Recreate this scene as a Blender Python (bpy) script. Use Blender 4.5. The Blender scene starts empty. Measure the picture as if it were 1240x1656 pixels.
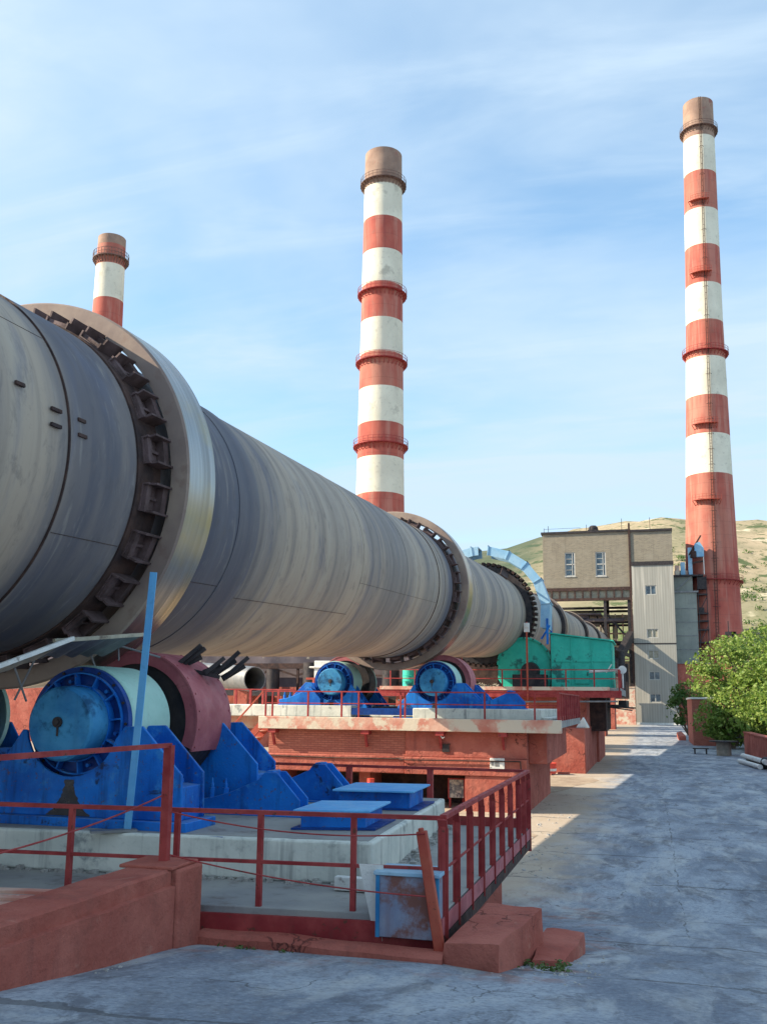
import bpy, bmesh, math, random
from mathutils import Vector, Matrix, noise as mnoise
random.seed(7)
sc = bpy.context.scene
COL = sc.collection
PI = math.pi
R_ = math.radians

# ------------------------------------------------------------------ camera
YAW, ROLL, PITCH = R_(16.0), 0.010, math.atan(250/1500.)
Fw = Vector((-math.sin(YAW)*math.cos(PITCH), math.cos(YAW)*math.cos(PITCH), math.sin(PITCH)))
R0 = Vector((math.cos(YAW), math.sin(YAW), 0)); U0 = R0.cross(Fw)
Rt = R0*math.cos(ROLL)+U0*math.sin(ROLL); Up = U0*math.cos(ROLL)-R0*math.sin(ROLL)
cam = bpy.data.cameras.new('camera'); camo = bpy.data.objects.new('camera', cam); COL.objects.link(camo)
mw = Matrix((Rt, Up, -Fw)).transposed().to_4x4(); mw.translation = Vector((0, 0, 3.5)); camo.matrix_world = mw
cam.sensor_fit = 'AUTO'; cam.sensor_width = 36; cam.lens = 1500/1656*36
cam.shift_y = 57.65/1656; cam.shift_x = 3.53/1656
cam.clip_start = 0.1; cam.clip_end = 5000
sc.camera = camo

# ------------------------------------------------------------------ light
SUN_AZ, SUN_EL = R_(-108), R_(31.0)           # azimuth measured from +Y towards +X
sd = Vector((math.sin(SUN_AZ)*math.cos(SUN_EL), math.cos(SUN_AZ)*math.cos(SUN_EL), math.sin(SUN_EL)))
sl = bpy.data.lights.new('sun', 'SUN'); sl.energy = 3.8; sl.angle = R_(0.5); sl.color = (1.0, 0.86, 0.66)
so = bpy.data.objects.new('sun', sl); COL.objects.link(so); so.rotation_euler = sd.to_track_quat('Z', 'Y').to_euler()
W = bpy.data.worlds.new('World'); sc.world = W; W.use_nodes = True
nt = W.node_tree; nt.nodes.clear()
def wn(t, **k):
    n = nt.nodes.new(t)
    for a, b in k.items(): setattr(n, a, b)
    return n
sky = wn('ShaderNodeTexSky', sky_type='NISHITA', sun_disc=False, sun_elevation=SUN_EL, sun_rotation=SUN_AZ % (2*PI),
         altitude=200, air_density=1.0, dust_density=0.6, ozone_density=2.0)
tc = wn('ShaderNodeTexCoord'); sx = wn('ShaderNodeSeparateXYZ'); nt.links.new(tc.outputs['Generated'], sx.inputs[0])
za = wn('ShaderNodeMath', operation='ADD'); za.inputs[1].default_value = 0.22; nt.links.new(sx.outputs[2], za.inputs[0])
dx = wn('ShaderNodeMath', operation='DIVIDE'); nt.links.new(sx.outputs[0], dx.inputs[0]); nt.links.new(za.outputs[0], dx.inputs[1])
dy = wn('ShaderNodeMath', operation='DIVIDE'); nt.links.new(sx.outputs[1], dy.inputs[0]); nt.links.new(za.outputs[0], dy.inputs[1])
cb = wn('ShaderNodeCombineXYZ'); nt.links.new(dx.outputs[0], cb.inputs[0]); nt.links.new(dy.outputs[0], cb.inputs[1])
def cloud(rot, sc_, nscale, det, dist, lo, hi):
    mp = wn('ShaderNodeMapping'); mp.inputs['Rotation'].default_value = (0, 0, rot); mp.inputs['Scale'].default_value = sc_
    nt.links.new(cb.outputs[0], mp.inputs[0])
    nz = wn('ShaderNodeTexNoise'); nz.inputs['Scale'].default_value = nscale; nz.inputs['Detail'].default_value = det
    nz.inputs['Roughness'].default_value = 0.55; nz.inputs['Distortion'].default_value = dist
    nt.links.new(mp.outputs[0], nz.inputs['Vector'])
    mr = wn('ShaderNodeMapRange', interpolation_type='SMOOTHSTEP'); mr.inputs[1].default_value = lo; mr.inputs[2].default_value = hi
    nt.links.new(nz.outputs[0], mr.inputs[0]); return mr.outputs[0]
c1 = cloud(R_(-28), (0.6, 1.3, 1), 1.2, 6, 0.5, 0.22, 0.70)
c2 = cloud(R_(-35), (0.8, 3.0, 1), 1.9, 8, 0.9, 0.42, 0.85)
ca = wn('ShaderNodeMath', operation='MULTIPLY_ADD'); nt.links.new(c2, ca.inputs[0]); ca.inputs[1].default_value = 0.45; 
cm = wn('ShaderNodeMath', operation='MULTIPLY'); nt.links.new(c1, cm.inputs[0]); cm.inputs[1].default_value = 0.86
nt.links.new(cm.outputs[0], ca.inputs[2]); ca.use_clamp = True
ca0 = ca; ca = wn('ShaderNodeMath', operation='ADD', use_clamp=True); nt.links.new(ca0.outputs[0], ca.inputs[0]); ca.inputs[1].default_value = 0.10
mx = wn('ShaderNodeMix', data_type='RGBA'); nt.links.new(ca.outputs[0], mx.inputs[0])
CLOUD = (2.50, 3.18, 3.85, 1)
hs = wn('ShaderNodeHueSaturation'); hs.inputs['Hue'].default_value = 0.488; hs.inputs['Saturation'].default_value = 1.12; hs.inputs['Value'].default_value = 1.10
nt.links.new(sky.outputs[0], hs.inputs['Color'])
nt.links.new(hs.outputs[0], mx.inputs[6]); mx.inputs[7].default_value = CLOUD
bg = wn('ShaderNodeBackground'); bg.inputs[1].default_value = 0.112
nt.links.new(mx.outputs[2], bg.inputs[0])
ow = wn('ShaderNodeOutputWorld'); nt.links.new(bg.outputs[0], ow.inputs[0])
sc.view_settings.view_transform = 'Standard'; sc.view_settings.look = 'None'
sc.view_settings.exposure = 1.3; sc.view_settings.gamma = 1.0; sc.view_settings.use_curve_mapping = False
sc.render.engine = 'CYCLES'; sc.cycles.max_bounces = 6; sc.cycles.diffuse_bounces = 3; sc.cycles.glossy_bounces = 3
sc.cycles.caustics_reflective = False; sc.cycles.caustics_refractive = False

# ------------------------------------------------------------------ materials
MT = {}
class NB:
    def __init__(s, name):
        s.m = bpy.data.materials.new(name); s.m.use_nodes = True; s.t = s.m.node_tree; s.t.nodes.clear()
        s.out = s.n('ShaderNodeOutputMaterial'); s.b = s.n('ShaderNodeBsdfPrincipled'); s.l(s.b.outputs[0], s.out.inputs[0])
        s.pos = s.n('ShaderNodeNewGeometry').outputs['Position']
    def n(s, t, **k):
        x = s.t.nodes.new(t)
        for a, b in k.items(): setattr(x, a, b)
        return x
    def l(s, a, b): s.t.links.new(a, b)
    def noise(s, scale, vec=(1, 1, 1), det=5, rough=0.55, dist=0.0, rot=(0, 0, 0)):
        mp = s.n('ShaderNodeMapping'); mp.inputs['Scale'].default_value = vec; mp.inputs['Rotation'].default_value = rot; s.l(s.pos, mp.inputs[0])
        z = s.n('ShaderNodeTexNoise'); z.inputs['Scale'].default_value = scale; z.inputs['Detail'].default_value = det
        z.inputs['Roughness'].default_value = rough; z.inputs['Distortion'].default_value = dist; s.l(mp.outputs[0], z.inputs['Vector'])
        return z.outputs[0]
    def rng(s, v, lo, hi, a=0, b=1):
        r = s.n('ShaderNodeMapRange', interpolation_type='SMOOTHSTEP'); s.l(v, r.inputs[0])
        r.inputs[1].default_value = lo; r.inputs[2].default_value = hi; r.inputs[3].default_value = a; r.inputs[4].default_value = b
        return r.outputs[0]
    def math(s, op, a, b=0.0, c=None, clamp=False):
        r = s.n('ShaderNodeMath', operation=op, use_clamp=clamp)
        for i, v in enumerate((a, b, c)):
            if v is None: continue
            if isinstance(v, (int, float)): r.inputs[i].default_value = v
            else: s.l(v, r.inputs[i])
        return r.outputs[0]
    def mix(s, f, a, b):
        r = s.n('ShaderNodeMix', data_type='RGBA')
        if isinstance(f, (int, float)): r.inputs[0].default_value = f
        else: s.l(f, r.inputs[0])
        for i, v in ((6, a), (7, b)):
            if isinstance(v, tuple): r.inputs[i].default_value = (*v[:3], 1)
            else: s.l(v, r.inputs[i])
        return r.outputs[2]
    def xyz(s):
        q = s.n('ShaderNodeSeparateXYZ'); s.l(s.pos, q.inputs[0]); return q.outputs
    def bump(s, h, d, st=0.6):
        b = s.n('ShaderNodeBump'); b.inputs['Strength'].default_value = st; b.inputs['Distance'].default_value = d
        s.l(h, b.inputs['Height']); s.l(b.outputs[0], s.b.inputs['Normal'])
    def fin(s, col, rough=0.8, metal=0.0, spec=0.4):
        if isinstance(col, tuple): s.b.inputs['Base Color'].default_value = (*col[:3], 1)
        else: s.l(col, s.b.inputs['Base Color'])
        if isinstance(rough, (int, float)): s.b.inputs['Roughness'].default_value = rough
        else: s.l(rough, s.b.inputs['Roughness'])
        if isinstance(metal, (int, float)): s.b.inputs['Metallic'].default_value = metal
        else: s.l(metal, s.b.inputs['Metallic'])
        s.b.inputs['Specular IOR Level'].default_value = spec
        MT[s.m.name] = s.m; return s.m

def paint(name, c, c2, scale=3.0, rough=0.55, metal=0.0, chip=None, chip_lo=0.62, chip_hi=0.70, chip_scale=5, streak=0.35, sc_col=(0.08, 0.05, 0.04), bump=0.01, spec=0.4):
    """painted / weathered surface: two tones, chipped patches, vertical run-down streaks"""
    m = NB(name)
    col = m.mix(m.rng(m.noise(scale), 0.32, 0.68), c, c2)
    if streak:
        st = m.rng(m.noise(1.0, (5.5, 5.5, 0.35), 5, 0.6), 0.52, 0.78)
        col = m.mix(m.math('MULTIPLY', st, streak), col, sc_col)
    g = m.noise(scale*9, det=4); col = m.mix(m.math('MULTIPLY', m.rng(g, 0.55, 0.75), 0.22), col, sc_col)
    if chip:
        ch = m.rng(m.noise(chip_scale, det=8, rough=0.65), chip_lo, chip_hi); col = m.mix(ch, col, chip)
    if bump: m.bump(m.noise(scale*6, det=5), bump)
    return m.fin(col, m.rng(m.noise(scale*3), 0.3, 0.7, rough-0.1, min(1, rough+0.15)), metal, spec)

paint('navy_paint', (0.003, 0.03, 0.17), (0.006, 0.06, 0.28), 2.6, 0.5, spec=.25, streak=.4, sc_col=(0.006, 0.01, 0.03), bump=.006)
paint('cyan_paint', (0.02, 0.17, 0.40), (0.06, 0.30, 0.54), 2.0, 0.6, spec=.25, chip=(0.015, 0.085, 0.19), chip_lo=.50, chip_hi=.66, chip_scale=3, streak=.2, sc_col=(0.02, 0.05, 0.09), bump=.005)
paint('sky_blue_paint', (0.09, 0.36, 0.74), (0.14, 0.46, 0.80), 2.0, 0.5, streak=.15, sc_col=(0.05, 0.15, 0.3), bump=.003)
paint('guard_blue_paint', (0.17, 0.38, 0.58), (0.34, 0.52, 0.64), 0.6, 0.45, streak=.25, sc_col=(0.04, 0.08, 0.14), bump=.004)
paint('mint_paint', (0.36, 0.60, 0.52), (0.44, 0.68, 0.60), 1.5, 0.5, streak=.15, sc_col=(0.1, 0.16, 0.16), bump=.004)
paint('guard_red_paint', (0.34, 0.085, 0.10), (0.46, 0.14, 0.15), 2.4, 0.6, chip=(0.16, 0.05, 0.05), chip_lo=.6, chip_hi=.72, streak=.3, sc_col=(0.16, 0.03, 0.04), bump=.006)
paint('rail_red_paint', (0.26, 0.030, 0.033), (0.38, 0.065, 0.06), 4, 0.6, spec=.2, chip=(0.13, 0.05, 0.035), chip_lo=.6, chip_hi=.66, chip_scale=12, streak=.2, bump=.003)
paint('rail_orange_red', (0.36, 0.05, 0.03), (0.42, 0.09, 0.05), 4, 0.5, chip=(0.15, 0.05, 0.03), chip_lo=.62, chip_hi=.68, chip_scale=12, streak=.1, bump=.003)
pass
paint('red_beam_edge', (0.52, 0.19, 0.14), (0.66, 0.46, 0.36), 1.3, 0.85, chip=(0.62, 0.55, 0.44), chip_lo=.47, chip_hi=.55, chip_scale=1.1, streak=.25, sc_col=(0.3, 0.1, 0.08), bump=.02)
paint('white_concrete', (0.56, 0.58, 0.52), (0.72, 0.72, 0.64), 1.2, 0.85, chip=(0.26, 0.28, 0.27), chip_lo=.58, chip_hi=.68, chip_scale=1.6, streak=.75, sc_col=(0.10, 0.10, 0.11), bump=.02)
paint('deck_concrete', (0.24, 0.24, 0.24), (0.34, 0.33, 0.30), 0.8, 0.9, chip=(0.16, 0.13, 0.12), chip_lo=.55, chip_hi=.7, chip_scale=1.4, streak=0, bump=.02)
paint('green_paint', (0.02, 0.42, 0.31), (0.04, 0.54, 0.40), 0.9, 0.55, chip=(0.02, 0.17, 0.14), chip_lo=.56, chip_hi=.64, chip_scale=.9, streak=.2, sc_col=(0.02, 0.1, 0.08), bump=.004)
paint('grey_steel', (0.16, 0.17, 0.18), (0.26, 0.26, 0.26), 2, 0.5, 0.5, streak=.3, bump=.004)
paint('dark_steel', (0.025, 0.025, 0.03), (0.06, 0.05, 0.05), 3, 0.6, 0.4, streak=.2, bump=.006)
paint('rusty_dark', (0.035, 0.022, 0.022), (0.09, 0.05, 0.04), 3, 0.8, 0.2, streak=.2, bump=.01)
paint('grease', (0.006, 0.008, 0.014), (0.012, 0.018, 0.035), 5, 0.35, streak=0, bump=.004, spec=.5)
paint('gallery_rust', (0.11, 0.07, 0.06), (0.20, 0.12, 0.10), 1.5, 0.8, streak=0, bump=0)
paint('lug_steel', (0.075, 0.048, 0.045), (0.15, 0.10, 0.10), 4, 0.7, 0.2, streak=.2, bump=.008)
paint('dusk_panel', (0.07, 0.06, 0.075), (0.16, 0.13, 0.14), 0.5, 0.8, chip=(0.3, 0.27, 0.22), chip_lo=.6, chip_hi=.66, chip_scale=1.2, streak=.4, bump=.02)
paint('shield_sheet', (0.30, 0.28, 0.22), (0.42, 0.39, 0.30), 2, 0.6, 0.3, chip=(0.14, 0.10, 0.08), chip_lo=.55, chip_hi=.7, streak=.3, bump=.006)
paint('chimney_white', (0.66, 0.62, 0.50), (0.78, 0.74, 0.60), 0.22, 0.9, chip=(0.50, 0.47, 0.38), chip_lo=.56, chip_hi=.7, chip_scale=.35, streak=.0, bump=.05)
paint('chimney_grey', (0.26, 0.17, 0.13), (0.38, 0.255, 0.19), 0.35, 0.9, chip=(0.28, 0.10, 0.08), chip_lo=.58, chip_hi=.7, chip_scale=.4, streak=.3, bump=.05)
paint('grey_render', (0.34, 0.34, 0.30), (0.44, 0.43, 0.38), 0.25, 0.9, streak=.3, sc_col=(0.15, 0.15, 0.15), bump=.02)
paint('silo_panel', (0.22, 0.24, 0.22), (0.30, 0.32, 0.28), 0.3, 0.8, streak=.3, sc_col=(0.1, 0.1, 0.1), bump=.02)
paint('hood_grey', (0.3, 0.3, 0.3), (0.4, 0.4, 0.4), 1, 0.8)
paint('bark', (0.10, 0.07, 0.05), (0.16, 0.12, 0.09), 3, 0.95, bump=.03)
paint('window_white', (0.40, 0.40, 0.38), (0.5, 0.5, 0.47), 2, 0.6, streak=0)
paint('galvanised_box', (0.22, 0.27, 0.38), (0.30, 0.34, 0.42), 3, 0.7, spec=.2, chip=(0.22, 0.10, 0.08), chip_lo=.42, chip_hi=.56, chip_scale=2.1, streak=.35, sc_col=(0.2, 0.08, 0.06), bump=.005)
paint('rock', (0.3, 0.29, 0.27), (0.45, 0.43, 0.4), 6, 0.95, streak=0, bump=.02)

def blue_paint():
    m = NB('blue_paint')
    col = m.mix(m.rng(m.noise(1.4, det=6), .35, .65), (0.005, 0.10, 0.44), (0.012, 0.19, 0.64))
    col = m.mix(m.math('MULTIPLY', m.rng(m.noise(2.7, det=8, rough=.7), .53, .68), .6), col, (0.06, 0.30, 0.62))
    col = m.mix(m.math('MULTIPLY', m.rng(m.noise(1.0, (4.5, 4.5, .5), 7, .65), .50, .72), .65), col, (0.006, 0.03, 0.11))
    col = m.mix(m.math('MULTIPLY', m.rng(m.noise(1.7, det=8, rough=.7, dist=.6), .60, .66), .85), col, (0.012, 0.018, 0.035))
    col = m.mix(m.math('MULTIPLY', m.rng(m.noise(14, det=5, rough=.7), .60, .66), .7), col, (0.10, 0.06, 0.05))
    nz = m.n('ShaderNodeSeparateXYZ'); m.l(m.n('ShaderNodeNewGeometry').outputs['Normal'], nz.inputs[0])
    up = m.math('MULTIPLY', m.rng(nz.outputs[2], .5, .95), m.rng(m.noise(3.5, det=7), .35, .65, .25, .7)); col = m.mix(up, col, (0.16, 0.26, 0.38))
    m.bump(m.noise(26, det=5), .008); m.fin(col, m.rng(m.noise(5), .3, .7, .45, .7), 0, .22)
blue_paint()
def red_concrete():
    m = NB('red_concrete')
    col = m.mix(m.rng(m.noise(.9, det=7, rough=.6), .32, .68), (0.335, 0.085, 0.062), (0.46, 0.150, 0.110))
    col = m.mix(m.math('MULTIPLY', m.rng(m.noise(2.6, det=9, rough=.7), .50, .68), .5), col, (0.25, 0.085, 0.065))
    col = m.mix(m.math('MULTIPLY', m.rng(m.noise(1.9, det=9, rough=.72, dist=.5), .59, .67), .35), col, (0.50, 0.27, 0.20))
    col = m.mix(m.math('MULTIPLY', m.rng(m.noise(1.0, (5, 5, .4), 6, .6), .54, .76), .4), col, (0.15, 0.06, 0.055))
    vo = m.n('ShaderNodeTexVoronoi', feature='DISTANCE_TO_EDGE'); vo.inputs['Scale'].default_value = 1.1
    nz = m.n('ShaderNodeTexNoise'); nz.inputs['Scale'].default_value = 2.4; nz.inputs['Detail'].default_value = 6; m.l(m.pos, nz.inputs['Vector'])
    ad = m.n('ShaderNodeVectorMath', operation='ADD'); m.l(m.pos, ad.inputs[0]); m.l(nz.outputs['Color'], ad.inputs[1]); m.l(ad.outputs[0], vo.inputs['Vector'])
    cr = m.math('MULTIPLY', m.rng(vo.outputs['Distance'], .018, .004), m.rng(m.noise(.8, det=3), .52, .6))
    col = m.mix(m.math('MULTIPLY', cr, .7), col, (0.09, 0.035, 0.03))
    f = m.noise(22, det=6, rough=.65); pit = m.rng(m.noise(38, det=3), .62, .72)
    col = m.mix(m.math('MULTIPLY', pit, .35), col, (0.14, 0.05, 0.045))
    h = m.math('SUBTRACT', m.math('ADD', m.math('MULTIPLY', m.noise(5, det=8, rough=.62), 1.0), m.math('MULTIPLY', f, .25)), m.math('MULTIPLY', cr, .5))
    m.bump(h, .05, .8); m.fin(col, .92, 0, .2)
red_concrete()
def chim_red():
    m = NB('chimney_red'); z = m.xyz()[2]
    col = m.mix(m.rng(m.noise(0.25), 0.3, 0.7), (0.37, 0.078, 0.058), (0.48, 0.125, 0.088))
    st = m.rng(m.noise(1.0, (.8, .8, 0.06), 6, 0.65), 0.46, 0.62)
    col = m.mix(m.math('MULTIPLY', st, .42), col, (0.55, 0.30, 0.23))
    col = m.mix(m.math('MULTIPLY', m.rng(m.noise(.11, (1, 1, .6), det=5), .48, .64), .55), col, (0.44, 0.20, 0.14))
    st2 = m.rng(m.noise(1.0, (1.2, 1.2, 0.04), 6, 0.65), 0.54, 0.72)
    col = m.mix(m.math('MULTIPLY', st2, .5), col, (0.20, 0.04, 0.04))
    col = m.mix(m.math('MULTIPLY', m.rng(m.noise(.8, det=8, rough=.7), .56, .66), .35), col, (0.26, 0.13, 0.10)); ln = m.rng(m.math('PINGPONG', z, 1.25), 0.0, 0.09); col = m.mix(ln, m.mix(.25, col, (0.12, 0.04, 0.04)), col)
    m.bump(m.noise(1.5), .05); m.fin(col, .85)
def chim_white():
    m = NB('chimney_white'); z = m.xyz()[2]
    col = m.mix(m.rng(m.noise(0.3), 0.3, 0.7), (0.42, 0.375, 0.245), (0.50, 0.455, 0.315))
    st = m.rng(m.noise(1.0, (.8, .8, 0.07), 6, 0.65), 0.44, 0.60)
    col = m.mix(m.math('MULTIPLY', st, .6), col, (0.27, 0.24, 0.19))
    col = m.mix(m.math('MULTIPLY', m.rng(m.noise(.5, det=8, rough=.72), .50, .62), .45), col, (0.30, 0.25, 0.18))
    ln = m.rng(m.math('PINGPONG', z, 1.25), 0.0, 0.10); col = m.mix(ln, m.mix(.3, col, (0.25, 0.24, 0.2)), col)
    m.bump(m.noise(1.5), .05); m.fin(col, .85)
chim_red(); chim_white()

def mat_kiln():
    m = NB('kiln_shell_steel')
    low = m.noise(1.0, (0.05, 0.55, 0.05), 3, .5)                  # broad heat bands along the axis
    band = m.noise(1.0, (0.16, 2.1, 0.16), 6, .55, .35)                 # rings
    fine = m.noise(1.0, (0.34, 9.0, 0.34), 4, .6, .3)
    col = m.mix(m.rng(low, .36, .62), (0.245, 0.215, 0.195), (0.42, 0.345, 0.27))
    col = m.mix(m.math('MULTIPLY', m.rng(band, .52, .76), .55), col, (0.075, 0.080, 0.105))
    col = m.mix(m.math('MULTIPLY', m.rng(band, .48, .26), .55), col, (0.42, 0.37, 0.30))
    col = m.mix(m.math('MULTIPLY', m.rng(fine, .5, .72), .20), col, (0.09, 0.085, 0.09))
    y_ = m.xyz()[1]
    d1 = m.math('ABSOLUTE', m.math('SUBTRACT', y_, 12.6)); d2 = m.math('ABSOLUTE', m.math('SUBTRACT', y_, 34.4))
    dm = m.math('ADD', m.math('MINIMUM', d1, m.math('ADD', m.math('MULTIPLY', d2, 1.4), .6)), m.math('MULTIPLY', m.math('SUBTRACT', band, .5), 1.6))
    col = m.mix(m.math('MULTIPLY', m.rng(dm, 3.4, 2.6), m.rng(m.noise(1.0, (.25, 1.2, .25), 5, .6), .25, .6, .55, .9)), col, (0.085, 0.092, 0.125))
    col = m.mix(m.math('MULTIPLY', m.rng(m.noise(1.0, (.35, 1.5, .35), 7, .65, .8), .52, .70), .5), col, (0.13, 0.14, 0.19))
    blot = m.noise(1.1, (1, 1, 1), 7, .65); col = m.mix(m.math('MULTIPLY', m.rng(blot, .56, .72), .32), col, (0.17, 0.13, 0.11))
    wisp = m.noise(1.0, (0.5, 2.4, 0.5), 6, .6, dist=1.6); col = m.mix(m.math('MULTIPLY', m.rng(wisp, .56, .74), .35), col, (0.44, 0.40, 0.34))
    grit = m.noise(1.0, (2.2, 5.0, 2.2), 8, .7, .5)
    col = m.mix(m.math('MULTIPLY', m.rng(grit, .52, .68), .40), col, (0.10, 0.095, 0.10))
    col = m.mix(m.math('MULTIPLY', m.rng(m.noise(1.0, (1.3, 6.5, 1.3), 8, .7, .4), .56, .70), .25), col, (0.42, 0.385, 0.34))
    m.bump(m.math('ADD', m.math('MULTIPLY', band, .5), m.math('MULTIPLY', fine, .25)), .02, .5)
    m.fin(col, m.rng(band, .3, .7, .58, .75), .0, .28)
def mat_tyre():
    m = NB('tyre_tread_steel')
    b = m.noise(1.0, (0.2, 9.0, 0.2), 5, .6); p = m.noise(.8, det=4)
    col = m.mix(m.rng(b, .35, .7), (0.40, 0.40, 0.385), (0.27, 0.27, 0.26))
    col = m.mix(m.math('MULTIPLY', m.rng(p, .42, .60), .6), col, (0.46, 0.38, 0.21))
    m.bump(b, .004, .4); m.fin(col, m.rng(b, .3, .7, .26, .42), .92, .5)
    m = NB('tyre_side')
    p = m.noise(1.3, det=6)
    col = m.mix(m.rng(p, .35, .65), (0.34, 0.26, 0.205), (0.24, 0.18, 0.155))
    col = m.mix(m.math('MULTIPLY', m.rng(m.noise(5, det=6), .55, .7), .4), col, (0.2, 0.12, 0.09))
    m.bump(m.noise(8), .006); m.fin(col, .75, .1)
mat_kiln(); mat_tyre()

def mat_ground():
    m = NB('concrete_paving'); x, y, z = m.xyz()
    big = m.noise(.55, (1.4, .6, 1), 9, .68, .4); mid = m.noise(1.1, (1.5, .75, 1), 9, .68, .3); fn = m.noise(7, det=8, rough=.7)
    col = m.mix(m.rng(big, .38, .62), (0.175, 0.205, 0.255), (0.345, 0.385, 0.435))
    col = m.mix(m.math('MULTIPLY', m.rng(mid, .50, .66), .55), col, (0.17, 0.17, 0.18))
    col = m.mix(m.math('MULTIPLY', m.rng(m.noise(1.0, (1.1, .6, 1), 8, .66, .5), .54, .70), .5), col, (0.52, 0.51, 0.47))
    col = m.mix(m.math('MULTIPLY', m.rng(fn, .5, .75), .35), col, (0.14, 0.14, 0.14))
    gt = m.noise(19, det=7, rough=.75); col = m.mix(m.math('MULTIPLY', m.rng(gt, .48, .64), .50), col, (0.10, 0.10, 0.12))
    col = m.mix(m.math('MULTIPLY', m.rng(gt, .46, .34), .30), col, (0.62, 0.61, 0.58))
    st = m.noise(1.0, (1.4, .6, 1), 10, .72, .5); col = m.mix(m.math('MULTIPLY', m.rng(st, .53, .61), .6), col, (0.10, 0.105, 0.125))
    stl = m.noise(1.0, (1.2, .35, 1), 8, .7, .4); col = m.mix(m.math('MULTIPLY', m.rng(stl, .50, .62), .45), col, (0.50, 0.51, 0.50))
    oil = m.n('ShaderNodeTexVoronoi', feature='F1'); oil.inputs['Scale'].default_value = .75; m.l(m.pos, oil.inputs['Vector'])
    col = m.mix(m.math('MULTIPLY', m.rng(m.math('ADD', oil.outputs['Distance'], m.math('MULTIPLY', m.noise(6, det=5), .12)), .19, .08), .5), col, (0.09, 0.09, 0.10))
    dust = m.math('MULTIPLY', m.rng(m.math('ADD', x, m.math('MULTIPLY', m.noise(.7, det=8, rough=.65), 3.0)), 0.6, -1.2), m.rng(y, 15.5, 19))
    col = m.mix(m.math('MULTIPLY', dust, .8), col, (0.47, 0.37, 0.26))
    # joints: one along the road, others across, all a little wavy
    wob = m.math('MULTIPLY', m.math('SUBTRACT', m.noise(1.1, det=5), .5), .55)
    xj = m.math('ABSOLUTE', m.math('ADD', m.math('SUBTRACT', x, .42), m.math('MULTIPLY', wob, .45)))
    wid = m.rng(m.noise(1.6, det=4), .42, .7, .0, .035)
    j1 = m.math('MULTIPLY', m.math('LESS_THAN', xj, m.math('MULTIPLY', wid, .7)), m.rng(y, 12, 16, .25, 1))
    wob2 = m.math('MULTIPLY', m.math('SUBTRACT', m.noise(.8, det=6, rough=.6), .5), .9)
    yj = m.math('PINGPONG', m.math('ADD', m.math('ADD', y, wob2), 1.1), 1.75)
    j2 = m.math('LESS_THAN', yj, m.rng(m.noise(.9, (.5, 1, 1), det=5), .38, .62, .0, .06))
    jj = m.math('MAXIMUM', j1, j2)
    vo = m.n('ShaderNodeTexVoronoi', feature='DISTANCE_TO_EDGE'); vo.inputs['Scale'].default_value = .33
    ad = m.n('ShaderNodeVectorMath', operation='ADD'); m.l(m.pos, ad.inputs[0])
    nz = m.n('ShaderNodeTexNoise'); nz.inputs['Scale'].default_value = .9; nz.inputs['Detail'].default_value = 6; m.l(m.pos, nz.inputs['Vector'])
    sc_ = m.n('ShaderNodeVectorMath', operation='SCALE'); sc_.inputs['Scale'].default_value = 2.2; m.l(nz.outputs['Color'], sc_.inputs[0])
    m.l(sc_.outputs[0], ad.inputs[1]); m.l(ad.outputs[0], vo.inputs['Vector'])
    cr = m.math('LESS_THAN', vo.outputs['Distance'], .0045)
    cr = m.math('MULTIPLY', cr, m.rng(m.noise(.5), .45, .55))
    jj = m.math('MAXIMUM', jj, cr)
    col = m.mix(m.math('MULTIPLY', jj, .62), col, (0.07, 0.07, 0.07))
    # red dust beside the painted kerb and walls (x < -0.6)
    rd = m.math('MULTIPLY', m.rng(m.math('ADD', x, m.math('MULTIPLY', m.noise(1.2, det=7), 1.6)), 0.35, -0.35), m.rng(m.noise(2.2, det=7, rough=.65), .47, .68))
    near = m.math('MULTIPLY', m.rng(y, 7.9, 9.2), m.rng(y, 21, 14))
    col = m.mix(m.math('MULTIPLY', m.math('MULTIPLY', rd, near), .8), col, (0.30, 0.14, 0.10))
    # far verge: pale dust
    far = m.rng(m.math('ADD', m.math('MULTIPLY', y, .1), m.math('MULTIPLY', m.noise(.12, det=6), 8)), 24, 27)
    col = m.mix(far, col, (0.36, 0.32, 0.24))
    m.bump(m.math('SUBTRACT', m.math('ADD', m.math('MULTIPLY', mid, .6), m.math('MULTIPLY', fn, .2)), m.math('MULTIPLY', jj, .8)), .03, .6)
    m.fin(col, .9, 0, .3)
    m = NB('bare_dirt')
    col = m.mix(m.rng(m.noise(1.2, det=8, rough=.65), .35, .65), (0.42, 0.33, 0.24), (0.30, 0.22, 0.16))
    col = m.mix(m.math('MULTIPLY', m.rng(m.noise(6, det=6), .55, .7), .6), col, (0.2, 0.16, 0.12))
    m.bump(m.noise(4, det=8), .06); m.fin(col, .95, 0, .2)
mat_ground()

def mat_hill():
    m = NB('hill_ground'); x, y, z = m.xyz()
    col = m.mix(m.rng(m.noise(.012, det=6, rough=.6), .38, .6), (0.42, 0.335, 0.225), (0.26, 0.235, 0.15))
    col = m.mix(m.rng(m.noise(.035, (1, 1, 2), 7, .65), .54, .66), col, (0.60, 0.52, 0.38))
    col = m.mix(m.rng(m.noise(.075, det=8, rough=.72), .53, .58), col, (0.09, 0.12, 0.055))
    col = m.mix(m.math('MULTIPLY', m.rng(m.noise(.3, det=6, rough=.7), .52, .62), .6), col, (0.16, 0.15, 0.09))
    lf = m.rng(x, -35, -75); col = m.mix(m.math('MULTIPLY', lf, .85), col, (0.055, 0.085, 0.055))
    lowg = m.rng(m.math('ADD', z, m.math('MULTIPLY', m.noise(.05, det=6), 30)), 62, 40); col = m.mix(m.math('MULTIPLY', lowg, .8), col, (0.10, 0.15, 0.045))
    m.fin(col, 1.0, 0, .1)
mat_hill()

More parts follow.
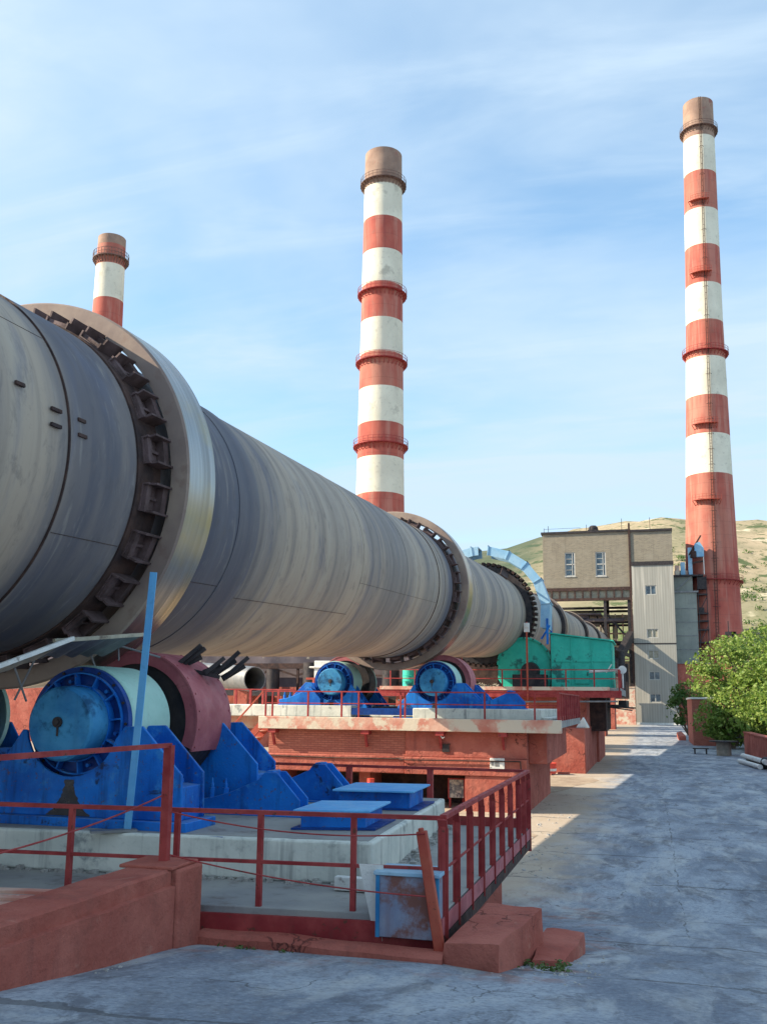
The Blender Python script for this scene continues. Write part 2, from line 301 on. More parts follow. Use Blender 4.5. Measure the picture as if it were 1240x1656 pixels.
def mat_brick(name, a, b, mortar, s, w=.25, h=.075, paintcol=None):
    m = NB(name)
    tcn = m.n('ShaderNodeCombineXYZ'); x, y, z = m.xyz(); m.l(m.math('ADD', x, y), tcn.inputs[0]); m.l(z, tcn.inputs[1])
    br = m.n('ShaderNodeTexBrick'); br.inputs['Scale'].default_value = s; br.inputs['Brick Width'].default_value = w; br.inputs['Row Height'].default_value = h
    br.inputs['Mortar Size'].default_value = .008; br.inputs['Color1'].default_value = (*a, 1); br.inputs['Color2'].default_value = (*b, 1); br.inputs['Mortar'].default_value = (*mortar, 1)
    m.l(tcn.outputs[0], br.inputs['Vector'])
    col = br.outputs['Color']
    col = m.mix(m.math('MULTIPLY', m.rng(m.noise(.5, det=7, rough=.65), .45, .7), .4), col, mortar)
    col = m.mix(m.math('MULTIPLY', m.rng(m.noise(1, (2, 2, .15), 6), .55, .75), .3), col, tuple(c*.4 for c in a))
    m.bump(m.math('MULTIPLY', br.outputs['Fac'], -1.0), .01); m.fin(col, .9, 0, .25)
mat_brick('yellow_grey_brick', (0.27, 0.235, 0.175), (0.19, 0.165, 0.13), (0.31, 0.285, 0.23), .42)
mat_brick('red_painted_brick', (0.46, 0.165, 0.115), (0.38, 0.125, 0.09), (0.27, 0.09, 0.07), 1.0)

def mat_corr():
    m = NB('corrugated_sheet'); x, y, z = m.xyz()
    w = m.math('PINGPONG', x, .22); col = m.mix(m.rng(w, .02, .2), (0.305, 0.30, 0.265), (0.345, 0.335, 0.295))
    col = m.mix(m.math('MULTIPLY', m.rng(m.noise(1, (1.6, 1.6, .05), 6, .6), .5, .7), .55), col, (0.60, 0.57, 0.50))
    col = m.mix(m.math('MULTIPLY', m.rng(m.noise(1, (2.6, 2.6, .03), 6, .6), .55, .75), .5), col, (0.2, 0.18, 0.15))
    m.bump(w, .05, .4); m.fin(col, .8, .0, .3)
mat_corr()
def mat_glass():
    m = NB('window_glass'); m.fin(m.mix(m.rng(m.noise(1.5), .4, .6), (0.03, 0.05, 0.07), (0.10, 0.14, 0.17)), .12, 0, .8)
mat_glass()
def mat_leaf(name, a, b, c):
    m = NB(name)
    n1 = m.noise(1.1, det=3); n2 = m.noise(6.0, det=2)
    col = m.mix(m.rng(n1, .35, .65), a, b); col = m.mix(m.math('MULTIPLY', m.rng(n2, .5, .68), .7), col, c)
    m.fin(col, .55, 0, .35)
    tr = m.n('ShaderNodeBsdfTranslucent'); m.l(col, tr.inputs[0]); ms = m.n('ShaderNodeMixShader'); ms.inputs[0].default_value = .3
    m.l(m.b.outputs[0], ms.inputs[1]); m.l(tr.outputs[0], ms.inputs[2]); m.l(ms.outputs[0], m.out.inputs[0])
mat_leaf('leaves', (0.09, 0.18, 0.022), (0.22, 0.31, 0.05), (0.40, 0.44, 0.15))
mat_leaf('leaves_deep', (0.045, 0.105, 0.02), (0.08, 0.16, 0.03), (0.12, 0.20, 0.04))
mat_leaf('weed_leaves', (0.07, 0.12, 0.03), (0.12, 0.18, 0.05), (0.16, 0.2, 0.06))
paint('signal_red', (0.62, 0.05, 0.03), (0.7, 0.08, 0.05), 3, .5, streak=.1)
paint('off_white', (0.62, 0.63, 0.60), (0.72, 0.72, 0.68), 4, .6, streak=.3, chip=(0.25, 0.22, 0.2), chip_lo=.6, chip_hi=.7)
paint('wood_grey', (0.22, 0.2, 0.16), (0.34, 0.3, 0.24), 3, .9, streak=.2)
def mat_poster():
    m = NB('torn_poster'); a = m.noise(7, det=5)
    col = m.mix(m.rng(a, .4, .6), (0.5, 0.5, 0.44), (0.16, 0.18, 0.2)); col = m.mix(m.rng(m.noise(3.7), .52, .6), col, (0.1, 0.1, 0.14)); m.fin(col, .6)
mat_poster()

# ------------------------------------------------------------------ geometry helpers
class MB:
    def __init__(s): s.v = []; s.f = []; s.mi = []; s.cur = 0
    def add(s, vs, fs):
        o = len(s.v); s.v += [tuple(p) for p in vs]; s.f += [tuple(i+o for i in f) for f in fs]; s.mi += [s.cur]*len(fs); return s
    def box(s, x0, y0, z0, x1, y1, z1):
        x0, x1 = min(x0, x1), max(x0, x1); y0, y1 = min(y0, y1), max(y0, y1); z0, z1 = min(z0, z1), max(z0, z1)
        return s.add([(x0,y0,z0),(x1,y0,z0),(x1,y1,z0),(x0,y1,z0),(x0,y0,z1),(x1,y0,z1),(x1,y1,z1),(x0,y1,z1)],
                     [(0,3,2,1),(4,5,6,7),(0,1,5,4),(1,2,6,5),(2,3,7,6),(3,0,4,7)])
    def bar(s, a, b, w, h=None, upv=(0, 0, 1)):
        """square bar from a to b"""
        h = h or w; a = Vector(a); b = Vector(b); d = (b-a).normalized(); u = Vector(upv)
        if abs(d.dot(u)) > .98: u = Vector((0, 1, 0))
        r = d.cross(u).normalized(); u = r.cross(d)
        q = [(-1,-1),(1,-1),(1,1),(-1,1)]
        vs = [a+r*(i*w/2)+u*(j*h/2) for i, j in q]+[b+r*(i*w/2)+u*(j*h/2) for i, j in q]
        return s.add(vs, [(3,2,1,0),(4,5,6,7),(0,1,5,4),(1,2,6,5),(2,3,7,6),(3,0,4,7)])
    def cyl(s, a, b, r0, r1=None, n=16, caps=True):
        r1 = r0 if r1 is None else r1; a = Vector(a); b = Vector(b); d = (b-a).normalized()
        u = Vector((0, 0, 1)) if abs(d.z) < .9 else Vector((1, 0, 0)); x = d.cross(u).normalized(); y = d.cross(x)
        vs = []
        for i in range(n):
            t = 2*PI*i/n; vs.append(a+(x*math.cos(t)+y*math.sin(t))*r0)
        for i in range(n):
            t = 2*PI*i/n; vs.append(b+(x*math.cos(t)+y*math.sin(t))*r1)
        fs = [(i, (i+1) % n, n+(i+1) % n, n+i) for i in range(n)]
        if caps: fs += [tuple(range(n-1, -1, -1)), tuple(range(n, 2*n))]
        return s.add(vs, fs)
    def tube(s, pts, r, n=8):
        for a, b in zip(pts, pts[1:]): s.cyl(a, b, r, n=n)
        return s
    def lathe(s, prof, c=(0, 0, 0), axis='Y', n=48, t0=0, t1=2*PI, close=True):
        """prof: list of (radius, along) revolved about an axis through c; the profile is a closed loop when close"""
        full = abs(t1-t0-2*PI) < 1e-6; m = n if full else n+1; k = len(prof); vs = []
        for i in range(m):
            t = t0+(t1-t0)*i/n; co, si = math.cos(t), math.sin(t)
            for r, h in prof:
                vs.append((c[0]+r*co, c[1]+h, c[2]+r*si) if axis == 'Y' else (c[0]+r*co, c[1]+r*si, c[2]+h))
        fs = []
        for i in range(n):
            j = (i+1) % m
            for q in range(k if close else k-1):
                q2 = (q+1) % k; f = (i*k+q, i*k+q2, j*k+q2, j*k+q); fs.append(f if axis == 'Y' else f[::-1])
        if not full and close: fs += [tuple(range(k)), tuple(m*k-k+q for q in range(k-1, -1, -1))]
        return s.add(vs, fs)
    def ext(s, prof, a, b, plane='XZ'):
        """prism: 2D profile extruded from a to b along the third axis"""
        def P(p, h): return {'XZ': (p[0], h, p[1]), 'YZ': (h, p[0], p[1]), 'XY': (p[0], p[1], h)}[plane]
        k = len(prof); vs = [P(p, a) for p in prof]+[P(p, b) for p in prof]
        return s.add(vs, [tuple(range(k-1, -1, -1)), tuple(range(k, 2*k))]+[(i, (i+1) % k, k+(i+1) % k, k+i) for i in range(k)])
    def build(s, name, mats, parent=None, bevel=0, smooth=True, loc=None, sub=0):
        me = bpy.data.meshes.new(name); off = Vector(loc) if loc is not None else WL.get(parent.name if parent else '', Vector((0, 0, 0)))
        if parent and parent.name in LOCAL and loc is None: off = Vector((0, 0, 0))
        me.from_pydata([tuple(Vector(p)-off) for p in s.v], [], s.f)
        for mm in (mats if isinstance(mats, (list, tuple)) else [mats]): me.materials.append(MT[mm])
        bm = bmesh.new(); bm.from_mesh(me)
        lay = [min(i, len(me.materials)-1) for i in s.mi]
        for f, i in zip(bm.faces, lay): f.material_index = i
        bmesh.ops.recalc_face_normals(bm, faces=bm.faces); bm.to_mesh(me); bm.free()
        if smooth: me.shade_smooth(); me.set_sharp_from_angle(angle=R_(32))
        o = bpy.data.objects.new(name, me); COL.objects.link(o)
        if parent:
            o.parent = parent; WL[o.name] = off
            if parent.name in LOCAL: LOCAL.add(o.name)
        else: o.location = off; WL[o.name] = off
        if bevel:
            b = o.modifiers.new('bevel', 'BEVEL'); b.width = bevel; b.segments = 2; b.limit_method = 'ANGLE'; b.angle_limit = R_(40)
        return o
WL = {}; LOCAL = set()
def tag(o, label=None, cat=None, group=None, kind=None):
    if label: o['label'] = label
    if cat: o['category'] = cat
    if group: o['group'] = group
    if kind: o['kind'] = kind
    return o
def thing(name, label, cat, loc=(0, 0, 0), group=None, rz=0, local=False):
    """an Empty at the thing's base; local=True means its parts are given in its own frame"""
    o = bpy.data.objects.new(name, None); COL.objects.link(o); o.location = loc; o.rotation_euler = (0, 0, rz); o.empty_display_size = .3
    WL[o.name] = Vector(loc)
    if local: LOCAL.add(o.name)
    return tag(o, label, cat, group)
def kids(o): return [c for c in bpy.data.objects if c.parent == o]
def copy_tree(o, loc=None, label=None, sx=1, parent=None):
    c = o.copy(); COL.objects.link(c); c.parent = parent
    if loc is not None: c.location = loc; c.scale = (sx, 1, 1)
    if label: c['label'] = label
    WL[c.name] = Vector(c.location)
    for k in kids(o): copy_tree(k, parent=c)
    return c
def wob(bm_obj, amp, sc_=1.0):
    for v in bm_obj.data.vertices:
        n = mnoise.noise_vector(Vector(v.co)*sc_); v.co += n*amp

# ------------------------------------------------------------------ ground
def gz(y):
    if y > 17.2: return 0.0
    if y < 9: return min(2.0, 1.05+(9-y)*.123)
    t = (17.2-y)/8.2; return 1.05*t*(.82+.18*t)
def build_ground():
    m = MB(); xs = [-900, -300, -120, -60, -30, -18]+[-12+i*.75 for i in range(33)]+[20, 30, 60, 120, 300, 900]
    ys = [-400, -100, -40, -15, -5]+[i*.5 for i in range(0, 41)]+[22, 25, 30, 36, 44, 55, 70, 90, 120, 150, 200, 300, 600, 1500]
    def h(x, y):
        z = gz(y)
        if -14 < x < 14 and 0 < y < 22: z += .03*mnoise.noise(Vector((x*.6, y*.6, 3)))
        return z
    k = len(xs); m.add([(x, y, h(x, y)) for y in ys for x in xs], [(j*k+i, j*k+i+1, (j+1)*k+i+1, (j+1)*k+i) for j in range(len(ys)-1) for i in range(k-1)])
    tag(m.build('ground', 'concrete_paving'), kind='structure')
build_ground()
def patch(name, cx, cy, rx, ry, mat, z=.006, seed=0, n=28):
    m = MB(); vs = [(cx, cy, z)]
    for i in range(n):
        t = 2*PI*i/n; q = 1+.35*mnoise.noise(Vector((math.cos(t)*1.6+seed, math.sin(t)*1.6, seed)))
        vs.append((cx+rx*q*math.cos(t), cy+ry*q*math.sin(t), z))
    m.add(vs, [(0, i+1, (i+1) % n+1) for i in range(n)]); tag(m.build(name, mat), kind='structure')
patch('dirt_verge', -6.5, 43, 4.2, 5.5, 'bare_dirt', seed=3)
patch('dirt_verge', -7.0, 25, 3.6, 4.5, 'bare_dirt', seed=8)

def build_hills():
    m = MB(); nx, ny = 120, 44; ys = [215+(j/ny)**1.4*900 for j in range(ny+1)]
    def h(x, y):
        t = max(0, min(1, (y-225)/475)); s = t*t*(3-2*t); top = 131+2*math.sin(x*.03)
        if x < -25: top = 131-(-25-x)*.25
        if x < -95: top = max(85, 113.5-(-95-x)*.10)
        g = 15*s*(1-.6*t)*mnoise.fractal(Vector((x*.010, y*.010, 2)), 1, 2, 5)+3*s*mnoise.noise(Vector((x*.05, y*.05, 5)))
        if x > 20: top -= min(6, (x-20)*.15)
        back = max(0, (y-700)*.02)
        return top*s*(1-.0)+g-back
    m.add([(-700+i*1400/nx, y, h(-700+i*1400/nx, y)-1.0) for y in ys for i in range(nx+1)],
          [(j*(nx+1)+i, j*(nx+1)+i+1, (j+1)*(nx+1)+i+1, (j+1)*(nx+1)+i) for j in range(ny) for i in range(nx)])
    tag(m.build('hills', 'hill_ground'), kind='structure')
    sc_m = MB()
    for _ in range(900):
        y = random.uniform(235, 520); x = random.uniform(8, 150)
        if random.random() > .35+.65*(1-(y-235)/420): continue
        leafball(sc_m, (x, y, h(x, y)-.5), random.uniform(1.5, 4.0), random.uniform(1.2, 3.0), 60, .9)
    tag(sc_m.build('hillside_scrub', 'leaves_deep', smooth=False), 'green scrub covering the lower slope of the hill behind the tall chimney', 'scrub', kind='stuff')
def leafball(m, c, r, hz, n, size):
    vs = []; fs = []
    for _ in range(n):
        d = Vector((random.gauss(0, 1), random.gauss(0, 1), random.gauss(0, 1))).normalized(); q = random.random()**.4
        p = Vector(c)+Vector((d.x*r*q, d.y*r*q, abs(d.z)*hz*q if d.z > -.3 else d.z*hz*.5*q))
        n1 = (d+Vector((random.uniform(-.9, .9), random.uniform(-.9, .9), random.uniform(-.5, 1.1)))).normalized()
        a = n1.orthogonal().normalized(); b = n1.cross(a); s = size*random.choice((.45, .6, .8, 1.0, 1.35))*random.uniform(.85, 1.1); k = len(vs); t = random.uniform(0, 6.28)
        a, b = a*math.cos(t)+b*math.sin(t), b*math.cos(t)-a*math.sin(t)
        vs += [p-a*s*.5, p+b*s*.28, p+a*s*.5, p-b*s*.28]; fs.append((k, k+1, k+2, k+3))
    m.add(vs, fs)
build_hills()

# ------------------------------------------------------------------ kiln
KX = -9.4
def kz(y): return 6.12+.0477*y
SL = .0477
def shear(m, y_ref=0.0):
    m.v = [(x, y, z+SL*(y-y_ref)) for x, y, z in m.v]; return m
KL = (KX, 0, 6.12)
kiln = thing('rotary_kiln', 'huge grey steel rotary kiln tube running the length of the yard', 'kiln', (KX, 12.4, 1.85))
def kring(prof, n=128): m = MB(); m.lathe(prof, KL, 'Y', n); return shear(m)
Rk = 2.55
ysteps = [-18]+[i for i in range(-8, 200, 4)]
prof = [(Rk, y) for y in ysteps]+[(Rk-.06, ysteps[-1]), (Rk-.06, ysteps[0])]
kring(prof, 160).build('shell', 'kiln_shell_steel', kiln)
# thickened courses beside each riding ring, and the circular joints
for (a, b, r) in ((9.72, 15.6, Rk+.022), (14.72, 15.6, Rk+.035), (32.2, 38.6, Rk+.022), (58.5, 63, Rk+.03)):
    kring([(r-.06, a), (r, a), (r, b), (r-.06, b)]).build('shell_course', 'kiln_shell_steel', kiln)
for y in (5.6, 9.70, 15.58, 31.2, 38.6):
    kring([(Rk-.02, y-.010), (Rk+.024, y-.010), (Rk+.024, y+.010), (Rk-.02, y+.010)]).build('weld_seam', 'rusty_dark', kiln)
for (ya_, yb_, tt) in ((9.74, 11.25, -.42), (-4, 9.66, .62), (15.6, 22.3, -.62), (22.3, 31.1, -.28), (38.7, 46, -.5), (13.4, 15.5, -.55)):
    m = MB(); ct, st_ = math.cos(tt), math.sin(tt); rs = Rk+(.024 if ya_ < 16 and ya_ > 9 else .001); m.bar((KX+rs*ct, ya_, 6.12+rs*st_), (KX+rs*ct, yb_, 6.12+rs*st_), .007, .006, (ct, 0, st_)); shear(m).build('plate_seam', 'rusty_dark', kiln)
for y in (22.3, 26.8, 46.2):
    kring([(Rk-.02, y-.006), (Rk+.008, y-.006), (Rk+.008, y+.006), (Rk-.02, y+.006)]).build('weld_seam', 'kiln_shell_steel', kiln)
def tyre(y0, y1, ro, ri):
    m = MB(); c = .03
    m.cur = 0; m.lathe([(ro, y0+c), (ro, y1-c)], KL, 'Y', 160, close=False)
    m.cur = 1; m.lathe([(ro, y1-c), (ro-c, y1), (ri, y1), (ri, y0), (ro-c, y0), (ro, y0+c)], KL, 'Y', 160, close=False)
    o = shear(m).build('tyre', ['tyre_tread_steel', 'tyre_side'], kiln); return o
def lugs(yc, ri, n):
    # two dark rails round the shell and the bolted retaining frames between shell and riding ring
    for w in (-.46, -.06):
        pass
    kring([(Rk, yc-.62), (Rk+.05, yc-.62), (Rk+.05, yc), (Rk, yc)]).build('filler_band', 'rusty_dark', kiln)
    da = 2*PI/n
    for i in range(n):
        t = i*da+.06; m = MB()
        def P(a, r, y): return (KX+r*math.cos(a), y, 6.12+r*math.sin(a))
        def blk(a0, a1, r0, r1, ya, yb):
            vs = [P(a0, r0, ya), P(a1, r0, ya), P(a1, r0, yb), P(a0, r0, yb), P(a0, r1, ya), P(a1, r1, ya), P(a1, r1, yb), P(a0, r1, yb)]
            m.add(vs, [(0,3,2,1),(4,5,6,7),(0,1,5,4),(1,2,6,5),(2,3,7,6),(3,0,4,7)])
        w = da*.60; q = .011
        blk(t, t+w, Rk+.04, Rk+.075, yc-.50, yc-.02)                   # pad plate
        for u in (t, t+w-q): blk(u, u+q, Rk+.075, ri+.05, yc-.44, yc-.012); blk(u, u+q, Rk+.075, Rk+.16, yc-.50, yc-.44)   # cheeks standing on it
        blk(t+q, t+w-q, Rk+.075, Rk+.13, yc-.47, yc-.36); blk(t+q, t+w-q, Rk+.075, Rk+.20, yc-.15, yc-.015)   # two tangential bars
        blk(t+w*.45, t+w*.55, Rk+.075, Rk+.11, yc-.36, yc-.15)
        shear(m).build('retaining_lug', 'lug_steel', kiln)
TY = [(11.9, 12.8), (34.0, 34.9)]
for a, b in TY: tyre(a, b, 3.06, 2.77); lugs(a, 2.76, 24)
# lug frames on the far side are hidden; further riding rings up the tube
for a, b, r in ((79.6, 80.6, 2.98), (110, 111, 2.95), (140, 141, 2.95)): tyre(a, b, r, 2.6)
for a in (79.2, 109.5, 139.5): kring([(Rk, a-.4), (r-.1, a-.4), (r-.1, a), (Rk, a)]).build('filler_band', 'dark_steel', kiln)
# girth gear with its split guard
gm = MB(); pr = []
for i in range(96*2):
    pass
kring([(Rk, 55.1), (2.98, 55.1), (2.98, 56.0), (Rk, 56.0)], 96).build('girth_gear', 'dark_steel', kiln)
gm = MB()
for i in range(60):
    t = 2*PI*i/60; c = Vector((KX+3.04*math.cos(t), 55.55, 6.12+3.04*math.sin(t)))
    d = Vector((math.cos(t), 0, math.sin(t))); gm.bar(c-d*.12, c+d*.12, .9, .17, (-math.sin(t), 0, math.cos(t)))
shear(gm).build('gear_teeth', 'rusty_dark', kiln)
for t in (2.0, 1.45, .9):                                            # spring plates between shell and gear
    m = MB(); a = Vector((KX+2.6*math.cos(t), 52.6, 6.12+2.6*math.sin(t))); b = Vector((KX+3.0*math.cos(t+.2), 55.2, 6.12+3.0*math.sin(t+.2)))
    m.bar(a, b, .5, .07, (math.cos(t), 0, math.sin(t))); shear(m).build('spring_plate', 'rusty_dark', kiln)
for (y, t, l) in ((9.42, .165, .20), (9.95, .165, .16), (9.40, .085, .20), (9.95, .085, .18), (8.75, .22, .16)):   # small brackets welded to the shell
    m = MB(); c = Vector((KX+2.58*math.cos(t), y, 6.12+2.58*math.sin(t))); m.bar(c-Vector((0, l/2, 0)), c+Vector((0, l/2, 0)), .045, .03, (math.cos(t), 0, math.sin(t)))
    shear(m).build('bracket', 'rusty_dark', kiln)
gr = thing('gear_guard', 'light blue segmented guard arching over the kiln gear beside the green housing', 'guard', (KX+4, 55.6, 4.4))
seg = [R_(a) for a in (-14, 8, 30, 48, 66, 84, 99, 114)]
for i, (a, b) in enumerate(zip(seg, seg[1:])):
    if i == 5: a += R_(9)                                              # the gap in the crown where the gear shows
    m = MB()
    def P(t, r, y): return (KX+r*math.cos(t), y, kz(55.6)+r*math.sin(t))
    for (r0, r1, ya, yb) in ((4.0, 4.05, 54.6, 56.0), (3.52, 4.0, 54.6, 54.65), (3.52, 4.0, 55.95, 56.0)):
        vs = [P(a, r0, ya), P(b, r0, ya), P(b, r0, yb), P(a, r0, yb), P(a, r1, ya), P(b, r1, ya), P(b, r1, yb), P(a, r1, yb)]
        m.add(vs, [(0,3,2,1),(4,5,6,7),(0,1,5,4),(1,2,6,5),(2,3,7,6),(3,0,4,7)])
    sg = m.build('guard_panel', 'guard_blue_paint', gr)
    m = MB()
    for q in (b,):
        for (r0, r1, ya, yb) in ((4.05, 4.10, 54.55, 56.05), (3.50, 4.10, 54.55, 54.6)):
            d = .007; vs = [P(q-d, r0, ya), P(q+d, r0, ya), P(q+d, r0, yb), P(q-d, r0, yb), P(q-d, r1, ya), P(q+d, r1, ya), P(q+d, r1, yb), P(q-d, r1, yb)]
            m.add(vs, [(0,3,2,1),(4,5,6,7),(0,1,5,4),(1,2,6,5),(2,3,7,6),(3,0,4,7)])
    m.build('flange', 'guard_blue_paint', gr)
m = MB()
m.bar((KX+3.85, 54.4, 6.9), (KX+3.85, 54.4, 8.4), .12); m.bar((KX+3.85, 56.6, 6.9), (KX+3.85, 56.6, 8.4), .12); m.bar((KX+3.5, 54.4, 7.2), (KX+4.0, 54.4, 8.0), .1)
m.build('support_leg', 'blue_paint', gr)

# ------------------------------------------------------------------ support roller (local frame: x outward, y along the axis, z up; base on the plinth)
def make_roller(label, loc):
    t = thing('support_roller', label, 'roller', loc, 'blue support rollers under the kiln', local=True); zc = 1.33
    # bearing drum: mint rim, navy recessed face and ribs
    m = MB(); m.lathe([(.765, .04), (.785, .07), (.785, 1.02), (.77, 1.05), (.35, 1.05), (.35, .04)], (0, 0, zc), 'Y', 72); m.build('drum', 'mint_paint', t)
    m = MB(); m.lathe([(.685, -.06), (.76, -.06), (.76, .036), (.60, .036), (.685, .0)], (0, 0, zc), 'Y', 64)
    fr = m.build('end_ring', 'navy_paint', t)
    m = MB(); m.lathe([(.0, -.005), (.683, -.005), (.683, .03), (.0, .03)], (0, 0, zc), 'Y', 56); m.build('seal_back', 'navy_paint', fr)
    m = MB(); m.lathe([(.495, -.12), (.515, -.12), (.515, -.006), (.495, -.006)], (0, 0, zc), 'Y', 48)
    m.lathe([(.662, -.10), (.682, -.10), (.682, -.006), (.662, -.006)], (0, 0, zc), 'Y', 48)
    for i in range(12):
        a = 2*PI*i/12+.1; d = Vector((math.cos(a), 0, math.sin(a))); c = Vector((0, -.065, zc)); m.bar(c+d*.50, c+d*.67, .11, .022, (-math.sin(a), 0, math.cos(a)))
        if i % 2: e = Vector((0, -.07, zc))+Vector((math.cos(a+.2), 0, math.sin(a+.2)))*.58; m.cyl(e, e+Vector((0, .06, 0)), .026, n=8)
    m.build('ribbed_seal', 'blue_paint', fr)
    for i in range(16): a = 2*PI*i/16; m = MB(); m.cyl((.722*math.cos(a), -.085, zc+.722*math.sin(a)), (.722*math.cos(a), -.06, zc+.722*math.sin(a)), .020, n=6); m.build('bolt', 'dark_steel', fr)
    m = MB(); m.lathe([(.0, -.50), (.455, -.50), (.485, -.47), (.492, -.42), (.492, -.06), (0, -.06)], (0, 0, zc), 'Y', 56, close=False)
    cp = m.build('end_cap', 'cyan_paint', t)
    m = MB(); m.cyl((-.02, -.55, zc+.02), (-.02, -.50, zc+.02), .04, n=6); m.cyl((-.02, -.53, zc+.02), (-.02, -.495, zc+.02), .07, n=16); m.box(-.035, -.508, zc-.16, -.005, -.499, zc-.04); m.build('cap_bolt', 'dark_steel', cp)
    m = MB(); m.lathe([(.96, 1.42), (.98, 1.45), (.98, 2.20), (.96, 2.23), (.3, 2.23), (.3, 1.42)], (0, 0, zc), 'Y', 64); m.build('roller_tread', 'dark_steel', t)
    def ped(y0, y1, name='pedestal'):
        arc = [(.70*math.cos(R_(g)), zc+.70*math.sin(R_(g))) for g in range(188, 355, 12)]
        m = MB(); out = [(-1.35, .12), (-1.35, .45), (-.92, 1.0), (-.76, 1.24)]+arc+[(.80, 1.30), (1.06, 1.31), (1.66, .70), (1.68, .12)]
        for a, b in ((y0, y0+.05), (y1-.05, y1)): m.ext(out, a, b)
        m.ext([(.70, .12), (.70, 1.15), (.80, 1.15), (1.40, .56), (1.63, .54), (1.63, .12)], y0+.05, y1-.05)       # web between cheeks
        m.ext([(-1.30, .12), (-1.30, .4), (-.9, .8), (-.8, .8), (-.8, .12)], y0+.05, y1-.05)
        m.box(-.8, y0+.05, .12, .7, y1-.05, .50)
        m.box(-1.5, y0-.10, 0, 1.80, y1+.10, .12)
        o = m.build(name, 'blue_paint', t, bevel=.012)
        for (x, z) in ((1.42, .56), (-1.1, .62)): m = MB(); m.cyl((x, y0+.32, z-.02), (x, y0+.32, z+.16), .06, n=8); m.cyl((x, y0+.32, z+.02), (x, y0+.32, z+.07), .1, n=6); m.build('anchor_bolt', 'blue_paint', o)
        return o
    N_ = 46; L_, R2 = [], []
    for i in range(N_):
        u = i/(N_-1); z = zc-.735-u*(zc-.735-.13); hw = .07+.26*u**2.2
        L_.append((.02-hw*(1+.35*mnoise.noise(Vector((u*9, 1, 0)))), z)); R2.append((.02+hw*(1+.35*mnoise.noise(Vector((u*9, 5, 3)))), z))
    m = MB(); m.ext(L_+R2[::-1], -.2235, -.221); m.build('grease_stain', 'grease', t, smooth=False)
    ped(-.22, .44); ped(2.20, 2.95, 'rear_pedestal')
    m = MB(); m.lathe([(.50, 2.2), (.56, 2.25), (.56, 3.1), (.50, 3.14), (.1, 3.14), (.1, 2.2)], (0, 0, zc), 'Y', 40); m.build('rear_housing', 'blue_paint', t)
    m = MB(); m.lathe([(.2, 1.5), (.3, 1.5), (.3, 2.3), (.2, 2.3)], (0, 0, zc), 'Y', 32); m.build('shaft', 'grey_steel', t)
    m = MB(); m.lathe([(.0, 2.62), (.88, 2.62), (.88, 2.72), (.0, 2.72)], (0, 0, zc), 'Y', 56); m.build('rear_disc', 'mint_paint', t)
    # red splash guard: curved sheet wrapped over the outer side, with a cut side plate
    m = MB(); m.lathe([(1.02, 1.38), (1.05, 1.38), (1.05, 2.52), (1.02, 2.52)], (0, 0, zc), 'Y', 30, R_(-24), R_(128))
    m.lathe([(.86, 1.36), (1.03, 1.36), (1.03, 1.379), (.86, 1.379)], (0, 0, zc), 'Y', 30, R_(-22), R_(128)); m.lathe([(1.03, 1.34), (1.06, 1.34), (1.06, 1.379), (1.03, 1.379)], (0, 0, zc), 'Y', 30, R_(-22), R_(128))
    sg_ = m.build('splash_guard', 'guard_red_paint', t)
    m = MB()
    for i in range(11):
        for yy in (1.44, 2.46): a = R_(-20+i*14.5); m.cyl((1.045*math.cos(a), yy, zc+1.045*math.sin(a)), (1.062*math.cos(a), yy, zc+1.062*math.sin(a)), .018, n=6)
    m.build('rivet_row', 'guard_red_paint', sg_)
    return t
RX, RY = -7.46, 11.27
roller = make_roller('blue support roller with mint drum and red guard under the nearest kiln tyre, right side', (RX, RY, 1.85))
copy_tree(roller, (2*KX-RX-.45, RY+.3, 1.85), 'blue support roller under the nearest kiln tyre, far side, mostly hidden', -1)
DZ = SL*22.05
copy_tree(roller, (RX, RY+22.05, 1.85+DZ), 'shaded blue support roller on the middle platform, right of the two', 1)
copy_tree(roller, (2*KX-RX, RY+22.05, 1.85+DZ), 'sunlit blue support roller on the middle platform, left of the two', -1)

# ------------------------------------------------------------------ fittings on platform 1
def wedge(loc, label):
    t = thing('thrust_bracket', label, 'bracket', loc, 'blue thrust brackets on the nearest plinth', local=True)
    out = [(0, .02), (0, .20), (.25, .24), (.55, .33), (.98, .52), (1.06, .62), (1.26, .62), (1.62, .24), (1.62, .02)]
    m = MB()
    for a, b in ((0, .04), (.34, .38)): m.ext(out, a, b)
    m.ext([(0, .02), (0, .17), (.5, .28), (1.0, .5), (1.1, .5), (1.5, .12), (1.5, .02)], .04, .34)
    m.ext([(1.05, .5), (1.07, .64), (1.18, .64), (1.2, .5)], .04, .34)
    m.box(-.02, -.08, 0, 1.7, .46, .03)
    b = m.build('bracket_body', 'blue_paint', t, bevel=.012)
    for x in (.14, .36):
        m = MB(); m.cyl((x, .2, .2), (x, .2, .36), .055, .05, 10); m.cyl((x, .2, .36), (x, .2, .42), .03, .03, 8); m.cyl((x, .2, .42), (x, .2, .50), .022, .01, 8)
        m.build('anchor_bolt', 'blue_paint', t)
    return t
bracket0 = wedge((-6.52, 12.95, 1.85), 'sloping blue thrust bracket nearer the camera beside the nearest right roller')
wedge((-6.50, 15.0, 1.85), 'sloping blue thrust bracket behind the nearer one, beside two flat blue boxes')
